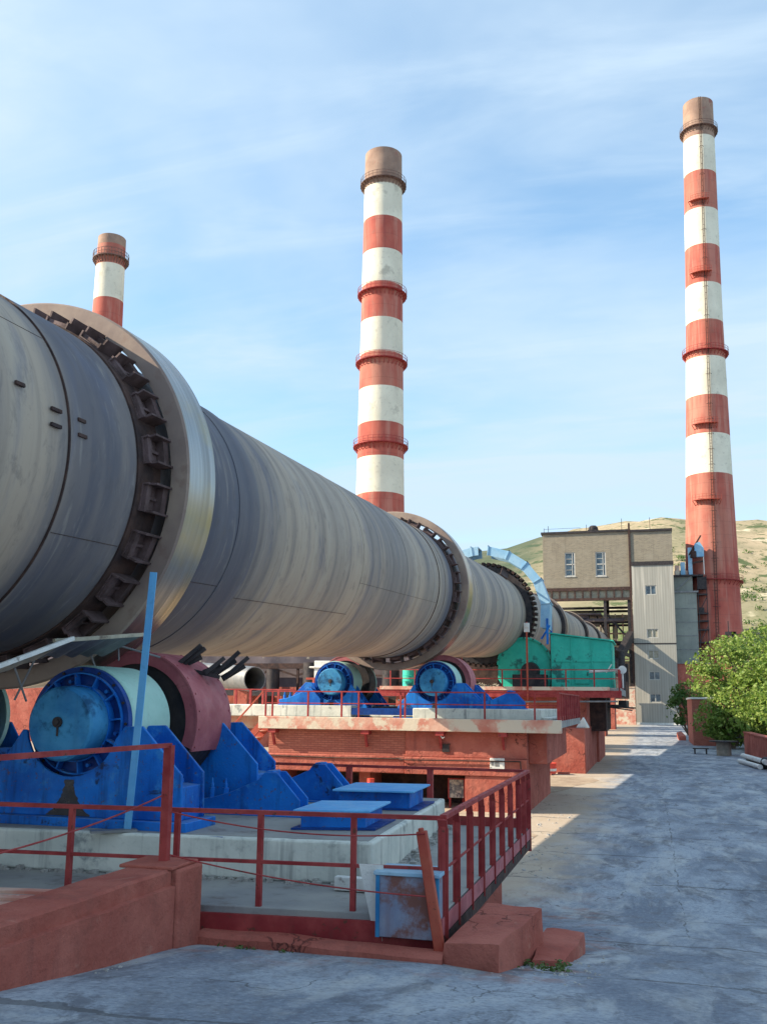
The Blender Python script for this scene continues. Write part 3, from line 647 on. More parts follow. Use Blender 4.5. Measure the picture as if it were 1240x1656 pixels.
def flatbox(name, label, c0, c1, z0, z1, skew):
    (xa, ya), (xb, yb) = c0, c1
    t = thing(name, label, 'box', ((xa+xb)/2, (ya+yb)/2, z0), 'flat blue lidded boxes on the nearest plinth')
    m = MB()
    vs = [(xa, ya), (xb, ya+skew), (xb-.05, yb+skew), (xa-.05, yb)]
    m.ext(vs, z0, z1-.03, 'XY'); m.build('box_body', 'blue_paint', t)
    lid = [(xa-.06, ya-.14), (xb+.10, ya+skew-.14), (xb+.05, yb+skew+.1), (xa-.1, yb+.1)]
    m = MB(); m.ext(lid, z1-.03, z1, 'XY'); m.build('lid', 'sky_blue_paint', t, bevel=.006)
    m = MB(); m.ext([(xa-.1, ya-.1), (xb+.15, ya+skew-.05), (xb+.12, yb+skew+.12), (xa-.14, yb+.1)], z0-.0, z0+.025, 'XY'); m.build('base_plate', 'navy_paint', t)
flatbox('flat_box', 'flat light blue lidded box nearer the camera on the white plinth', (-4.42, 11.75), (-3.62, 12.72), 1.86, 2.12, .25)
flatbox('flat_box', 'flat light blue lidded box farther back on the white plinth', (-4.72, 14.2), (-3.62, 15.3), 1.86, 2.16, .15)
# leaning light blue steel angle
t = thing('added_sun_screen', 'added dark screen on the far side of the kiln, shading the nearest plinth and rollers', 'screen', (-14.6, 9, 1.3))  # added screen, only there to keep low sun off the nearest plinth
m = MB(); m.box(-14.66, 5.6, 1.9, -14.6, 15.0, 7.2); m.build('panel', 'dusk_panel', t)
for y in (5.7, 8.7, 11.8, 14.9): m = MB(); m.bar((-14.75, y, 1.2), (-14.75, y, 7.3), .12); m.build('post', 'rail_red_paint', t)
t = thing('steel_angle', 'tall light blue steel angle standing in front of the nearest roller', 'post', (-6.75, 10.85, 1.85))
A = Vector((-6.42, 10.85, 1.87)); B = Vector((-6.10, 10.62, 5.13))
m = MB(); d = (B-A).normalized(); m.bar(A, B, .10, .012, (0, 1, 0)); m.bar(A+Vector((-.045, .05, 0)), B+Vector((-.045, .05, 0)), .012, .10, (0, 1, 0)); m.build('upright', 'sky_blue_paint', t)
m = MB(); m.bar(A+Vector((-.34, -.30, -.0)), A+Vector((.1, .05, .0)), .16, .03); m.build('foot', 'grey_steel', t)
# heat shield sheets beside the tyre
def sheet(name, label, P4, mat, th=.02, cor=0, edge=None):
    P4 = [Vector(p) for p in P4]; n = (P4[1]-P4[0]).cross(P4[3]-P4[0]).normalized(); k = 24
    m = MB(); vs = []
    for s_ in (0, th):
        for i in range(k+1):
            u = i/k; o = n*(s_+cor*math.sin(u*PI*10))
            vs += [P4[0].lerp(P4[1], u)+o, P4[3].lerp(P4[2], u)+o]
    q = 2*(k+1); fs = []
    for i in range(k): a = 2*i; fs += [(a, a+1, a+3, a+2), (q+a, q+a+2, q+a+3, q+a+1), (a, a+2, q+a+2, q+a), (a+1, q+a+1, q+a+3, a+3)]
    fs += [(0, q, q+1, 1), (2*k, 2*k+1, q+2*k+1, q+2*k)]
    m.add(vs, fs)
    t = thing(name, label, 'shield', P4[0]); m.build('panel', mat, t)
    m = MB(); m.bar(P4[0], P4[1], .05, .05); m.build('edge_angle', edge or 'shield_sheet', t)
    m = MB(); m.tube([P4[3].lerp(P4[2], .1), P4[3].lerp(P4[2], .1)-Vector((.2, .1, .55))], .014); m.build('stay', 'grey_steel', t); m = MB(); m.tube([P4[3].lerp(P4[2], .8), P4[3].lerp(P4[2], .8)+Vector((.06, .2, -.42))], .014); m.build('stay', 'grey_steel', t)
sheet('heat_shield', 'pale bent sheet metal shield tilted above the nearest roller, lower left one', [(-7.30, 8.2, 3.55), (-6.98, 10.25, 4.26), (-7.65, 10.5, 4.02), (-7.9, 8.5, 3.35)], 'shield_sheet', .012, .008, 'off_white')
sheet('heat_shield', 'torn grey corrugated sheet lying under the nearest kiln tyre', [(-7.15, 10.1, 4.22), (-6.72, 11.55, 4.40), (-7.35, 11.6, 4.12), (-7.75, 10.4, 4.02)], 'grey_steel', .01, .022)
t = thing('cut_pipes', 'bundle of dark cut angle irons lying on top of the red guard', 'scrap metal', (-6.8, 13.2, 4.2))
m = MB()
for (x, y, z, dx_, dz_) in ((-7.02, 12.95, 3.98, .40, .36), (-6.94, 13.05, 4.02, .34, .28), (-6.60, 13.2, 3.92, .26, .24), (-6.52, 13.35, 3.90, .36, .36), (-6.43, 13.5, 3.84, .36, .34)):
    m.bar((x, y, z), (x+dx_, y+.12, z+dz_), .10, .06); m.bar((x-.05, y+.05, z), (x+dx_-.1, y+.2, z+dz_-.12), .05, .10)
m.bar((-7.1, 13.1, 4.02), (-6.4, 13.3, 3.86), .06, .06)
m.build('angle_iron', 'dark_steel', t)
m = MB(); m.tube([(RX-.6, 11.6, 4.16), (RX-.2, 11.5, 4.22), (RX+.35, 11.6, 4.24), (RX+.8, 11.9, 4.1)], .014); m.tube([(RX+.3, 11.6, 4.24), (RX+.38, 11.5, 4.04)], .012)
tag(m.build('lubrication_pipe', 'grey_steel', loc=(RX, 11.6, 4.1)), 'thin grey pipe bent over the mint drum of the nearest roller', 'pipe')

# ------------------------------------------------------------------ railings
def rail_line(t, P, Q, h, posts, mat, w=.045, mids=(.5,), topw=.06, round_=False, post_extra=0, toe=None):
    """top rail, mid rails and posts between P and Q (deck points)"""
    P = Vector(P); Q = Vector(Q)
    def seg_(a, b, s, nm):
        m = MB(); (m.cyl(a, b, s/2, n=10) if round_ else m.bar(a, b, s, s*.8)); m.build(nm, mat, t)
    seg_(P+Vector((0, 0, h)), Q+Vector((0, 0, h)), topw, 'top_rail')
    for q in mids: seg_(P+Vector((0, 0, h*q)), Q+Vector((0, 0, h*q)), w*.8, 'middle_rail')
    for u in posts:
        c = P.lerp(Q, u); m = MB(); m.bar(c+Vector((0, 0, -post_extra)), c+Vector((0, 0, h-topw*.38)), w, w); m.build('post', mat, t)
    if toe:
        m = MB(); m.bar(P+Vector((0, 0, toe/2)), Q+Vector((0, 0, toe/2)), .012, toe); m.build('toe_board', mat, t)
FX = lambda x: 9.75+.10*(x+2.1)            # front edge of the near platform is slightly skewed
t = thing('guard_rail', 'dull red front railing of the nearest platform', 'railing', (-4, 9.5, 1.38))
C1 = Vector((-2.1, 9.75, 1.36)); L1 = Vector((-9.6, 9.0, 1.36))
rail_line(t, C1, L1, .96, [0, .125, .26, .385, .55, .68, .80, .95], 'rail_red_paint', .055, (.47,), .055, post_extra=.2)
t = thing('guard_rail', 'purple-red side railing of flat bars along the right edge of the nearest platform', 'railing', (-2.1, 13, 1.3))
C2 = Vector((-2.1, 16.8, 1.36)); P = C1.copy(); m = MB(); m.bar(P+Vector((0, 0, .97)), C2+Vector((0, 0, .97)), .07, .045); m.build('top_rail', 'rail_red_paint', t)
ys = [9.75, 10.45, 11.25, 12.05, 12.9, 13.75, 14.6, 15.5, 16.15, 16.8]
for i, y in enumerate(ys):
    m = MB(); w = .11 if i == 0 else .085
    m.bar((-2.1, y, 1.12 if i not in (0, 9) else .98), (-2.1, y, 2.22), w, .014, (0, 1, 0)); m.bar((-2.13, y, 1.12), (-2.13, y, 2.22), .012, w*.8, (0, 1, 0))
    m.bar((-2.1, y, 2.2), (-2.1, y-.06, 2.31), w*.9, .014, (0, 1, 0)); m.build('post', 'rail_red_paint', t)
m = MB(); m.bar((-2.085, 9.6, 1.27), (-2.085, 16.9, 1.27), .014, .17); m.build('toe_board', 'guard_red_paint', t)
m = MB(); m.bar((-2.1, 9.75, 1.8), (-2.1, 16.8, 1.84), .02, .02); m.build('middle_rail', 'rail_red_paint', t)
t = thing('guard_rail', 'red rear railing of the nearest platform behind the white plinth', 'railing', (-5, 16.8, 1.36))
rail_line(t, C2, (-7.6, 16.85, 1.36), .97, [.32, .6], 'rail_red_paint', .10, (), .06, post_extra=.2, toe=.16)
# ------------------------------------------------------------------ platform 1
t = thing('kiln_platform', 'nearest low red-painted concrete platform with a railed deck', 'platform', (-8, 13, 0))
dk = [(-2.12, 9.70), (-2.12, 16.9), (-17, 16.9), (-17, 8.2)]
m = MB(); m.ext(dk, 1.18, 1.36, 'XY'); m.build('deck', ['deck_concrete'], t, bevel=.01)
m = MB(); m.bar((-2.11, 9.68, 1.16), (-17, 8.18, 1.16), .04, .26); m.build('edge_beam', 'rail_red_paint', t)
m = MB(); m.bar((-2.10, 9.70, 1.10), (-2.10, 16.9, 1.10), .05, .14); m.build('edge_beam', 'rusty_dark', t)
m = MB(); m.ext([(-2.55, 10.1), (-2.55, 16.6), (-16.5, 16.6), (-16.5, 8.8)], -.3, 1.18, 'XY'); m.build('retaining_wall', 'red_concrete', t)
for y in (10.6, 12.4, 14.4, 16.2): m = MB(); m.ext([(-2.55, .55), (-2.55, 1.05), (-2.14, 1.05)], y-.04, y+.04); m.build('deck_bracket', 'rusty_dark', t)
m = MB(); m.ext([(-3.22, 11.0), (-3.5, 16.4), (-16.3, 16.4), (-16.3, 9.9)], 1.36, 1.85, 'XY')
pl = m.build('concrete_plinth', 'white_concrete', t, bevel=.03)
m = MB(); m.ext([(-3.30, 11.08), (-3.58, 16.32), (-16.2, 16.32), (-16.2, 9.98)], 1.85, 1.856, 'XY'); m.build('plinth_top', 'deck_concrete', pl)
m = MB()
for i in range(240):
    y = random.uniform(11.2, 16.4); x = -3.22-(y-11)*.052+abs(random.gauss(0, .09)); s = random.uniform(.012, .05)
    m.box(x-s, y-s, 1.36, x+s*.7, y+s, 1.36+s*random.uniform(.6, 1.5))
for i in range(120):
    x = random.uniform(-9, -3.3); y = 11.0+.086*(x+3.2)-abs(random.gauss(0, .06))-.02; s = random.uniform(.01, .04)
    m.box(x-s, y-s, 1.36, x+s*.7, y+s, 1.36+s*random.uniform(.6, 1.5))
tag(m.build('rubble', 'rock'), 'small pale rubble crumbled along the foot of the white plinth', 'rubble', kind='stuff')
# base frames beneath the rollers
for k, (dy, dz) in enumerate(((0, 0), (22.05, DZ))):
    t = thing('roller_frame', ('navy steel base frame beneath the nearest pair of rollers', 'navy steel base frame beneath the pair of rollers on the middle platform')[k], 'frame', (KX, 12.6+dy, 1.85+dz), 'steel base frames under rollers')
    for y in (10.85+dy, 13.5+dy):
        m = MB(); m.box(KX-4.1, y, 1.857+dz-.1, KX+4.3, y+.9, 1.848+dz); m.box(KX-1, y+.2, 1.85+dz, KX+.9, y+.7, 2.15+dz); m.build('cross_beam', 'navy_paint', t)
    m = MB(); m.box(KX-.5, 11.5+dy, 1.86+dz, KX+.5, 14+dy, 2.3+dz); m.build('gearbox', 'dark_steel', t)
# ------------------------------------------------------------------ wall, posts, wires and kerb in the foreground
t = thing('parapet_wall', 'low red-painted concrete wall at the lower left corner', 'wall', (-4.85, 6.5, 1.3))
def gzw(x, y): return gz(y)
m = MB(); ya = [1.5+i*.4 for i in range(19)]
vs = []; 
for y in ya:
    tp = 1.83+.010*(9.2-y)
    for (x, z) in ((-4.58, gz(y)-.25), (-4.58, tp-.16), (-4.63, tp-.15), (-4.63, tp-.02), (-4.66, tp), (-5.1, tp), (-5.12, gz(y)-.25)): vs.append((x+.012*mnoise.noise(Vector((x*9, y*2, z*3))), y, z+.012*mnoise.noise(Vector((y*2, z*4, x)))))
K = 7; n = len(ya); fs = [(i*K+q, (i+1)*K+q, (i+1)*K+(q+1) % K, i*K+(q+1) % K) for i in range(n-1) for q in range(K)]+[tuple(range(K)), tuple((n-1)*K+q for q in range(K-1, -1, -1))]
m.add(vs, fs); m.build('wall_body', 'red_concrete', t)
m = MB(); m.box(-5.16, 8.72, .6, -4.56, 9.26, 1.83); m.build('end_pier', 'red_concrete', t, bevel=.03)
m = MB(); m.box(-5.2, 8.66, 1.83, -4.60, 9.22, 1.865); m.build('pier_cap', 'red_concrete', t, bevel=.012)
t = thing('corner_post', 'tall red square post with a rail, standing on the end of the low wall', 'post', (-4.88, 9.0, 1.86))
m = MB(); m.bar((-4.88, 9.0, 1.84), (-4.88, 9.0, 3.03), .085); m.build('upright', 'rail_red_paint', t)
m = MB(); m.bar((-4.88, 9.02, 3.03), (-4.92, 3.0, 3.06), .045, .045); m.build('rail', 'rail_red_paint', t)
def wire(name, label, P, Q, sag, r=.008, mat='rail_red_paint'):
    P = Vector(P); Q = Vector(Q); pts = [P.lerp(Q, i/14)-Vector((0, 0, sag*4*(i/14)*(1-i/14))) for i in range(15)]
    m = MB(); m.tube(pts, r, 6); tag(m.build(name, mat, loc=P), label, 'rod')
wire('sagging_rod', 'thin red rod sagging from the tall post towards the lower left', (-4.9, 9.0, 2.53), (-4.95, 5.0, 2.32), .10)
wire('sagging_rod', 'upper thin red rod strung between the tall post and the leaning post', (-4.83, 9.02, 2.35), (-2.22, 9.42, 2.20), .10)
wire('sagging_rod', 'lower thin red rod strung between the tall post and the leaning post', (-4.83, 9.02, 1.92), (-2.18, 9.42, 1.60), .06)
m = MB(); m.bar((-2.03, 9.42, .90), (-2.26, 9.46, 2.22), .105, .075, (0, 1, 0)); m.cyl((-2.26, 9.46, 2.2), (-2.27, 9.46, 2.25), .03)
tag(m.build('leaning_post', 'rail_orange_red', bevel=.01, loc=(-2.05, 9.4, 1.0)), 'bright red post leaning left at the front corner of the nearest platform', 'post')
m = MB(); ks = [(-4.6+i*.2) for i in range(14)]; vs = []
for x in ks:
    j = .03*mnoise.noise(Vector((x*1.5, 0, 4)))
    for (y, z) in ((9.20, .85), (9.21, 1.10), (9.27, 1.135), (9.47, 1.135), (9.50, .85)): vs.append((x, y+j, z+j*.6-(x+4.6)*.012))
K = 5; n = len(ks); m.add(vs, [(i*K+q, i*K+(q+1) % K, (i+1)*K+(q+1) % K, (i+1)*K+q) for i in range(n-1) for q in range(K)]+[tuple(range(K-1, -1, -1)), tuple((n-1)*K+q for q in range(K))])
tag(m.build('low_kerb', 'red_concrete', loc=(-3.3, 9.3, 1.0)), 'low rounded red kerb between the parapet wall and the leaning post', 'kerb')
def rough_block(name, label, pts, z0s, z1s, loc):
    m = MB(); n = 6
    # bilinear grid top + sides
    def P(u, v, w):
        a = Vector((*pts[0], 0)).lerp(Vector((*pts[1], 0)), u); b = Vector((*pts[3], 0)).lerp(Vector((*pts[2], 0)), u); q = a.lerp(b, v)
        zb = (z0s[0]*(1-u)+z0s[1]*u)*(1-v)+(z0s[3]*(1-u)+z0s[2]*u)*v; zt = (z1s[0]*(1-u)+z1s[1]*u)*(1-v)+(z1s[3]*(1-u)+z1s[2]*u)*v
        return Vector((q.x, q.y, zb+(zt-zb)*w))
    bm = bmesh.new(); g = {}
    for i in range(n+1):
        for j in range(n+1):
            for k in range(n+1):
                if 0 in (i, j, k) or n in (i, j, k):
                    p = P(i/n, j/n, k/n); e = (i in (0, n))+(j in (0, n))+(k in (0, n))
                    nn = mnoise.noise_vector(p*3.1)*.022
                    if e >= 2: c = P(.5, .5, .5); p = p+(c-p)*(.012 if e == 2 else .03)
                    g[i, j, k] = len(m.v); m.v.append(tuple(p+nn))
    for a in range(n):
        for b in range(n):
            for k in (0, n):
                for (A_, B_, C_, D_) in (((a, b, k), (a+1, b, k), (a+1, b+1, k), (a, b+1, k)), ((a, k, b), (a+1, k, b), (a+1, k, b+1), (a, k, b+1)), ((k, a, b), (k, a+1, b), (k, a+1, b+1), (k, a, b+1))):
                    m.f.append((g[A_], g[B_], g[C_], g[D_])); m.mi.append(0)
    o = m.build(name, 'red_concrete', loc=loc); tag(o, label, 'block', 'red concrete blocks at the platform corner'); return o
rough_block('concrete_block', 'large red-painted concrete block at the front corner of the nearest platform', [(-2.0, 9.28), (-1.42, 9.02), (-1.20, 10.75), (-1.85, 10.95)], [.8, .8, .45, .45], [1.2, 1.30, 1.30, 1.28], (-1.6, 9.9, .9))
rough_block('concrete_block', 'small low red block just right of the large concrete block', [(-1.24, 9.95), (-.93, 10.1), (-.80, 11.4), (-1.25, 11.4)], [.6, .6, .35, .35], [.95, .93, .93, .95], (-1.05, 10.6, .7))
m = MB()
for _ in range(26): leafball(m, (random.uniform(-1.3, -.85), random.uniform(9.6, 10.0), gz(9.8)), .05, .05, 10, .05)
for _ in range(14): leafball(m, (random.uniform(-4.5, -3.4), 9.12, gz(9.1)), .04, .04, 8, .04)
tag(m.build('weeds', 'weed_leaves', smooth=False), 'tiny green weeds growing at the foot of the red concrete blocks', 'weeds', kind='stuff')
# metal box in the recess
m = MB()
def grit(n, fx, smin, smax):
    for _ in range(n):
        x, y = fx(); q = random.uniform(smin, smax); z = gz(y)
        k = len(m.v); a = random.uniform(0, 6.28); ca_, sa_ = math.cos(a), math.sin(a)
        pts = [(-1, -.7, 0), (.8, -1, 0), (1, .8, 0), (-.7, 1, 0), (-.5, -.4, .9), (.5, -.5, 1.1), (.4, .5, .8), (-.4, .4, 1.0)]
        m.add([(x+q*(px*ca_-py*sa_), y+q*(px*sa_+py*ca_), z-.01+q*pz*.8) for px, py, pz in pts], [(0,3,2,1),(4,5,6,7),(0,1,5,4),(1,2,6,5),(2,3,7,6),(3,0,4,7)])
grit(120, lambda: (random.uniform(-1.5, -.55), random.uniform(8.7, 11.6)), .006, .022)
grit(110, lambda: (random.uniform(-4.6, -2.1), 9.17-abs(random.gauss(0, .08))), .005, .02)
grit(90, lambda: (-4.53+abs(random.gauss(0, .07)), random.uniform(4, 9)), .005, .018)
grit(160, lambda: (random.uniform(-2.4, 3), random.uniform(5, 24)), .005, .014)
grit(200, lambda: (random.uniform(-6, -2.0), random.uniform(19, 31)), .01, .06)
tag(m.build('grit', 'rock', smooth=False), 'loose grit and small stones scattered over the paving', 'gravel', kind='stuff')
t = thing('metal_box', 'rusty pale blue sheet metal box standing behind the kerb beside the leaning post', 'box', (-2.45, 9.62, 1.1))
m = MB(); m.box(-2.74, 9.52, 1.16, -2.10, 9.98, 1.76); m.build('box_body', 'galvanised_box', t, bevel=.008)
m = MB(); m.ext([(-2.77, 9.49), (-2.08, 9.49), (-2.08, 10.0), (-2.77, 10.0)], 1.762, 1.80, 'XY'); m.build('lid', 'guard_blue_paint', t, bevel=.006)
m = MB(); m.box(-2.75, 9.505, 1.16, -2.71, 9.52, 1.76); m.build('corner_strip', 'cyan_paint', t); m = MB(); m.box(-2.13, 9.505, 1.16, -2.09, 9.52, 1.76); m.build('corner_strip', 'cyan_paint', t)
m = MB(); m.ext([(-2.96, 1.84), (-2.70, 1.84), (-2.70, 1.10), (-2.78, 1.10)], 9.60, 9.62); tag(m.build('triangular_plate', 'off_white', loc=(-2.8, 9.6, 1.1)), 'pale triangular steel plate standing left of the rusty box', 'plate')
m = MB(); m.box(-3.55, 10.55, 1.37, -2.85, 10.67, 1.52); m.cyl((-2.84, 10.6, 1.44), (-2.78, 10.6, 1.44), .05)
tag(m.build('steel_channel', 'off_white', bevel=.01, loc=(-3.2, 10.6, 1.37)), 'short pale steel channel lying on the deck in front of the white plinth', 'steel bar')
t = thing('wooden_steps', 'pale sloping boards in the hollow left of the low wall', 'boards', (-6, 7.6, 1.3))
for i in range(5):
    m = MB(); m.bar((-7.4, 8.35-i*.22, 1.56-i*.02), (-5.3, 8.5-i*.22, 1.60-i*.02), .15, .03); m.build('board', 'red_beam_edge', t)

# ------------------------------------------------------------------ platform 2
t = thing('kiln_platform', 'middle red kiln platform of painted brick carrying two blue rollers', 'platform', (-9, 36, 0))
D2 = 2.95
m = MB(); m.box(-13.2, 30.99, 2.72, -2.8, 40, D2); m.box(-17, 34.2, 2.72, -13.2, 40, D2-.02); m.build('deck', 'deck_concrete', t)
m = MB(); m.box(-13.25, 30.75, 2.56, -2.75, 31.0, D2+.03)
m.build('edge_beam', 'red_beam_edge', t, bevel=.015)
m = MB(); m.box(-17.2, 34.1, 2.45, -13.25, 34.2, D2+.1); m.build('edge_beam', 'red_beam_edge', t)
m = MB()
for x in (-12.9, -9.5, -6.9, -4.8): m.box(x, 30.80, 2.42, x+.28, 31.5, 2.56); m.bar((x+.14, 31.12, 2.0), (x+.14, 30.9, 2.45), .08); m.build('deck_bracket', 'rail_red_paint', t); m = MB()
m = MB(); m.box(-13.0, 31.16, 1.70, -8.0, 39, 2.72); m.build('wall', 'red_painted_brick', t)
m = MB(); m.box(-13.3, 31.02, 1.14, -8.0, 39, 1.70); m.build('ledge', 'red_concrete', t, bevel=.03)
m = MB(); m.box(-7.997, 31.10, 1.70, -3.9, 39, 2.72); m.box(-7.997, 30.98, 1.14, -3.9, 39, 1.697); m.build('front_wall', 'red_concrete', t, bevel=.02)
m = MB(); m.box(-3.9, 31.5, 1.55, -3.3, 39, 2.7); m.build('side_wall', 'red_concrete', t, bevel=.02)
m = MB(); m.box(-5.95, 31.04, -.1, -3.92, 38.5, 1.137); m.build('pier', 'red_concrete', t, bevel=.02)
m = MB(); m.box(-13.2, 33.5, -.1, -5.95, 38.5, 1.137); m.build('recessed_wall', 'rusty_dark', t)
m = MB(); m.box(-13.4, 31.95, -.1, -12.8, 33.5, 1.137); m.build('column', 'red_concrete', t); m = MB(); m.box(-9.9, 32.0, -.1, -9.5, 33.5, 1.137); m.build('column', 'red_concrete', t)
m = MB(); m.box(-16.5, 32.4, D2, -10.35, 38.6, D2+.42); m.box(-7.95, 31.9, D2, -3.5, 38, D2+.36); m.box(-3.5, 31.9, D2, -3.2, 38, D2+.1)
m.box(-10.35, 33.0, D2, -7.95, 38.6, D2+.1)
m.build('concrete_plinth', 'white_concrete', t, bevel=.03)
m = MB(); m.box(-10.3, 32.3, D2+.1, -8.0, 32.6, D2+.34); m.build('channel_beam', 'navy_paint', t)
# railings 2
t = thing('guard_rail', 'thin red front railing of the middle platform', 'railing', (-8, 31, D2))
rail_line(t, (-2.85, 31.02, D2), (-13.15, 31.02, D2), .90, [0, .075, .235, .395, .50, .515, .66, .72, .84, .97, .995], 'rail_red_paint', .055, (.55,), .05, round_=False, post_extra=.25)
t = thing('guard_rail', 'red side railing at the right end of the middle platform', 'railing', (-2.85, 35, D2))
rail_line(t, (-2.85, 31.0, D2), (-2.85, 40, D2), .90, [0, .1, .2, .3, .4, .5, .6, .7, .8, .9, 1], 'rail_red_paint', .10, (), .06, post_extra=.1, toe=.15)
t = thing('guard_rail', 'sunlit red railing at the far left end of the middle platform', 'railing', (-15, 35, D2))
rail_line(t, (-13.3, 34.3, D2+.1), (-17.4, 34.3, D2+.1), .90, [0, .16, .32, .45, .6, .75, .9, 1], 'rail_red_paint', .08, (.25,), .06)
# stairs 2
t = thing('stairway', 'red steel stairway going up to the left end of the middle platform', 'stairs', (-14, 31.5, 0))
m = MB(); m.bar((-15.4, 31.25, .4), (-13.3, 31.25, 2.75), .07, .22); m.bar((-15.4, 32.1, .4), (-13.3, 32.1, 2.75), .07, .22); m.build('stringer', 'rail_orange_red', t)
for i in range(10):
    u = (i+.5)/10; m = MB(); m.box(-15.4+2.1*u-.14, 31.28, .4+2.35*u, -15.4+2.1*u+.14, 32.07, .44+2.35*u); m.build('tread', 'red_beam_edge', t)
m = MB(); m.bar((-15.6, 31.25, 1.4), (-13.3, 31.25, 3.85), .05); m.bar((-15.4, 31.25, .5), (-15.4, 31.25, 1.5), .05); m.bar((-14.3, 31.25, 1.7), (-14.3, 31.25, 2.75), .05); m.build('handrail', 'rail_orange_red', t)
# little things at platform 2
copy_tree(bracket0, (-5.75, 32.3, D2+.36), 'blue thrust bracket on the white plinth right of the middle rollers', 1)
copy_tree(bracket0, (-13.2, 32.5, D2+.42), 'blue thrust bracket on the sunlit plinth left of the middle rollers', 1)
m = MB(); m.tube([(-13.0, 31.0, 1.62), (-10.2, 30.98, 1.60), (-8.2, 30.99, 1.63), (-8.1, 30.9, 1.60), (-4.1, 30.9, 1.64), (-4.05, 30.9, .7)], .022, 8)
tag(m.build('cable_conduit', 'rusty_dark', loc=(-8, 31, 1.6)), 'thin dark conduit running along the red front of the middle platform', 'pipe')
t = thing('vent_opening', 'small dark square vent in the red front of the middle platform', 'vent', (-6.6, 31.06, 2.0))
m = MB(); m.box(-6.72, 31.05, 1.88, -6.48, 31.097, 2.12); m.build('louvre', 'dark_steel', t); m = MB(); m.box(-6.75, 31.03, 2.12, -6.45, 31.098, 2.15); m.build('frame', 'rusty_dark', t)
m = MB(); m.tube([(-6.72, 30.85, 2.55), (-6.72, 30.85, 2.40), (-6.66, 30.85, 2.34), (-6.60, 30.85, 2.38)], .018, 8); tag(m.build('lifting_hook', 'off_white', loc=(-6.7, 30.85, 2.5)), 'pale hook hanging under the edge beam of the middle platform', 'hook')
m = MB(); m.box(-5.10, 30.92, 1.38, -4.62, 30.975, 1.73); o = m.build('notice_board', 'off_white', loc=(-4.86, 31.55, 1.5), bevel=.01); tag(o, 'small pale notice board fixed to the red front of the middle platform', 'sign')
m = MB(); m.box(-4.93, 30.91, 1.47, -4.80, 30.918, 1.66); m.box(-5.05, 30.91, 1.50, -4.98, 30.918, 1.6); pp = m.build('printed_mark', 'grey_steel', o)
o_p = thing('poster_board', 'worn poster board standing in the dark opening of the middle platform', 'sign', (-6.4, 31.9, .3))
m = MB(); m.box(-6.66, 31.9, .33, -6.16, 31.94, .93); m.build('panel', 'torn_poster', o_p); m = MB(); m.box(-6.70, 31.88, .29, -6.66, 31.96, .97); m.box(-6.16, 31.88, .29, -6.12, 31.96, .97); m.box(-6.66, 31.88, .93, -6.16, 31.96, .97); m.box(-6.66, 31.88, .0, -6.6, 31.96, .33); m.box(-6.2, 31.88, .0, -6.14, 31.96, .33); m.build('frame', 'rail_red_paint', o_p)
t = thing('hazard_post', 'small red and white striped barrel post beyond the flat blue boxes', 'post', (-9.0, 30.4, 0))
m = MB(); m.cyl((-9.0, 30.4, 0), (-9.0, 30.4, 1.0), .12, n=16); m.build('post_body', 'signal_red', t); m = MB(); m.cyl((-9.0, 30.4, .5), (-9.0, 30.4, .8), .124, n=16); m.build('white_band', 'off_white', t)

# ------------------------------------------------------------------ platform 3
t = thing('kiln_platform', 'farther red kiln platform carrying the green gear housing', 'platform', (-6, 55, 0)); D3 = 4.37
m = MB(); m.box(-14.5, 51, 4.0, -1.45, 62, D3); m.build('deck', 'deck_concrete', t)
m = MB(); m.box(-14.6, 50.9, 3.85, -1.40, 51, 4.22); m.build('edge_beam', 'rail_red_paint', t)
m = MB(); m.box(-14.6, 50.86, 4.22, -2.0, 51, D3+.04); m.build('edge_strip', 'red_beam_edge', t)
m = MB(); m.box(-14, 52.2, -.1, -3.3, 61, 4.0); m.build('wall', 'red_concrete', t, bevel=.02)
m = MB(); m.box(-5.25, 49.6, -.1, -3.25, 60, 2.28); m.build('pier', 'red_concrete', t, bevel=.04)
m = MB(); m.box(-3.3, 55, 2.0, -2.4, 61.5, 4.0); m.build('side_beam', 'rusty_dark', t)
m = MB(); m.box(-3.6, 60, -.1, -3.1, 68, 3.4); m.build('rear_pier', 'red_concrete', t)
m = MB(); m.box(-3.2, 57, 3.3, -1.3, 63, 3.5); m.box(-1.8, 58, 3.5, -1.35, 66, 3.75)
for i in range(6): m.bar((-3, 57+i, 3.4), (-.9+random.uniform(-.3, .1), 57.5+i, 3.15+random.uniform(-.1, .2)), .12, .05)
m.build('cantilever', 'dark_steel', t)
m = MB(); m.ext([(-3.75, 2.28), (-3.05, 2.28), (-3.35, 2.85)], 50.0, 50.6); tag(m.build('rubble_sack', 'off_white', bevel=.05, loc=(-3.4, 50.3, 2.28)), 'white triangular lump lying on the red pier below the farther platform', 'sack')
t = thing('guard_rail', 'red front railing of the farther platform before the green housing', 'railing', (-8, 51, D3))
rail_line(t, (-1.5, 51.02, D3), (-14.4, 51.02, D3), .95, [0, .10, .215, .30, .40, .48, .62, .75, .86, .97], 'rail_red_paint', .07, (.5,), .06, post_extra=.2)
t = thing('guard_rail', 'broken red side railing at the right end of the farther platform', 'railing', (-1.5, 55, D3))
rail_line(t, (-1.5, 51.0, D3), (-1.5, 57, D3), .95, [0, .12, .25, .38, .5, .65, .8, 1], 'rail_red_paint', .12, (.5,), .06, toe=.3)
m = MB(); m.bar((-6.3, 50.85, 3.0), (-6.3, 50.85, 7.9), .09); tag(m.build('red_column', 'rail_orange_red', loc=(-6.3, 50.85, 3.0)), 'tall thin red pole rising at the left of the green housing', 'post')
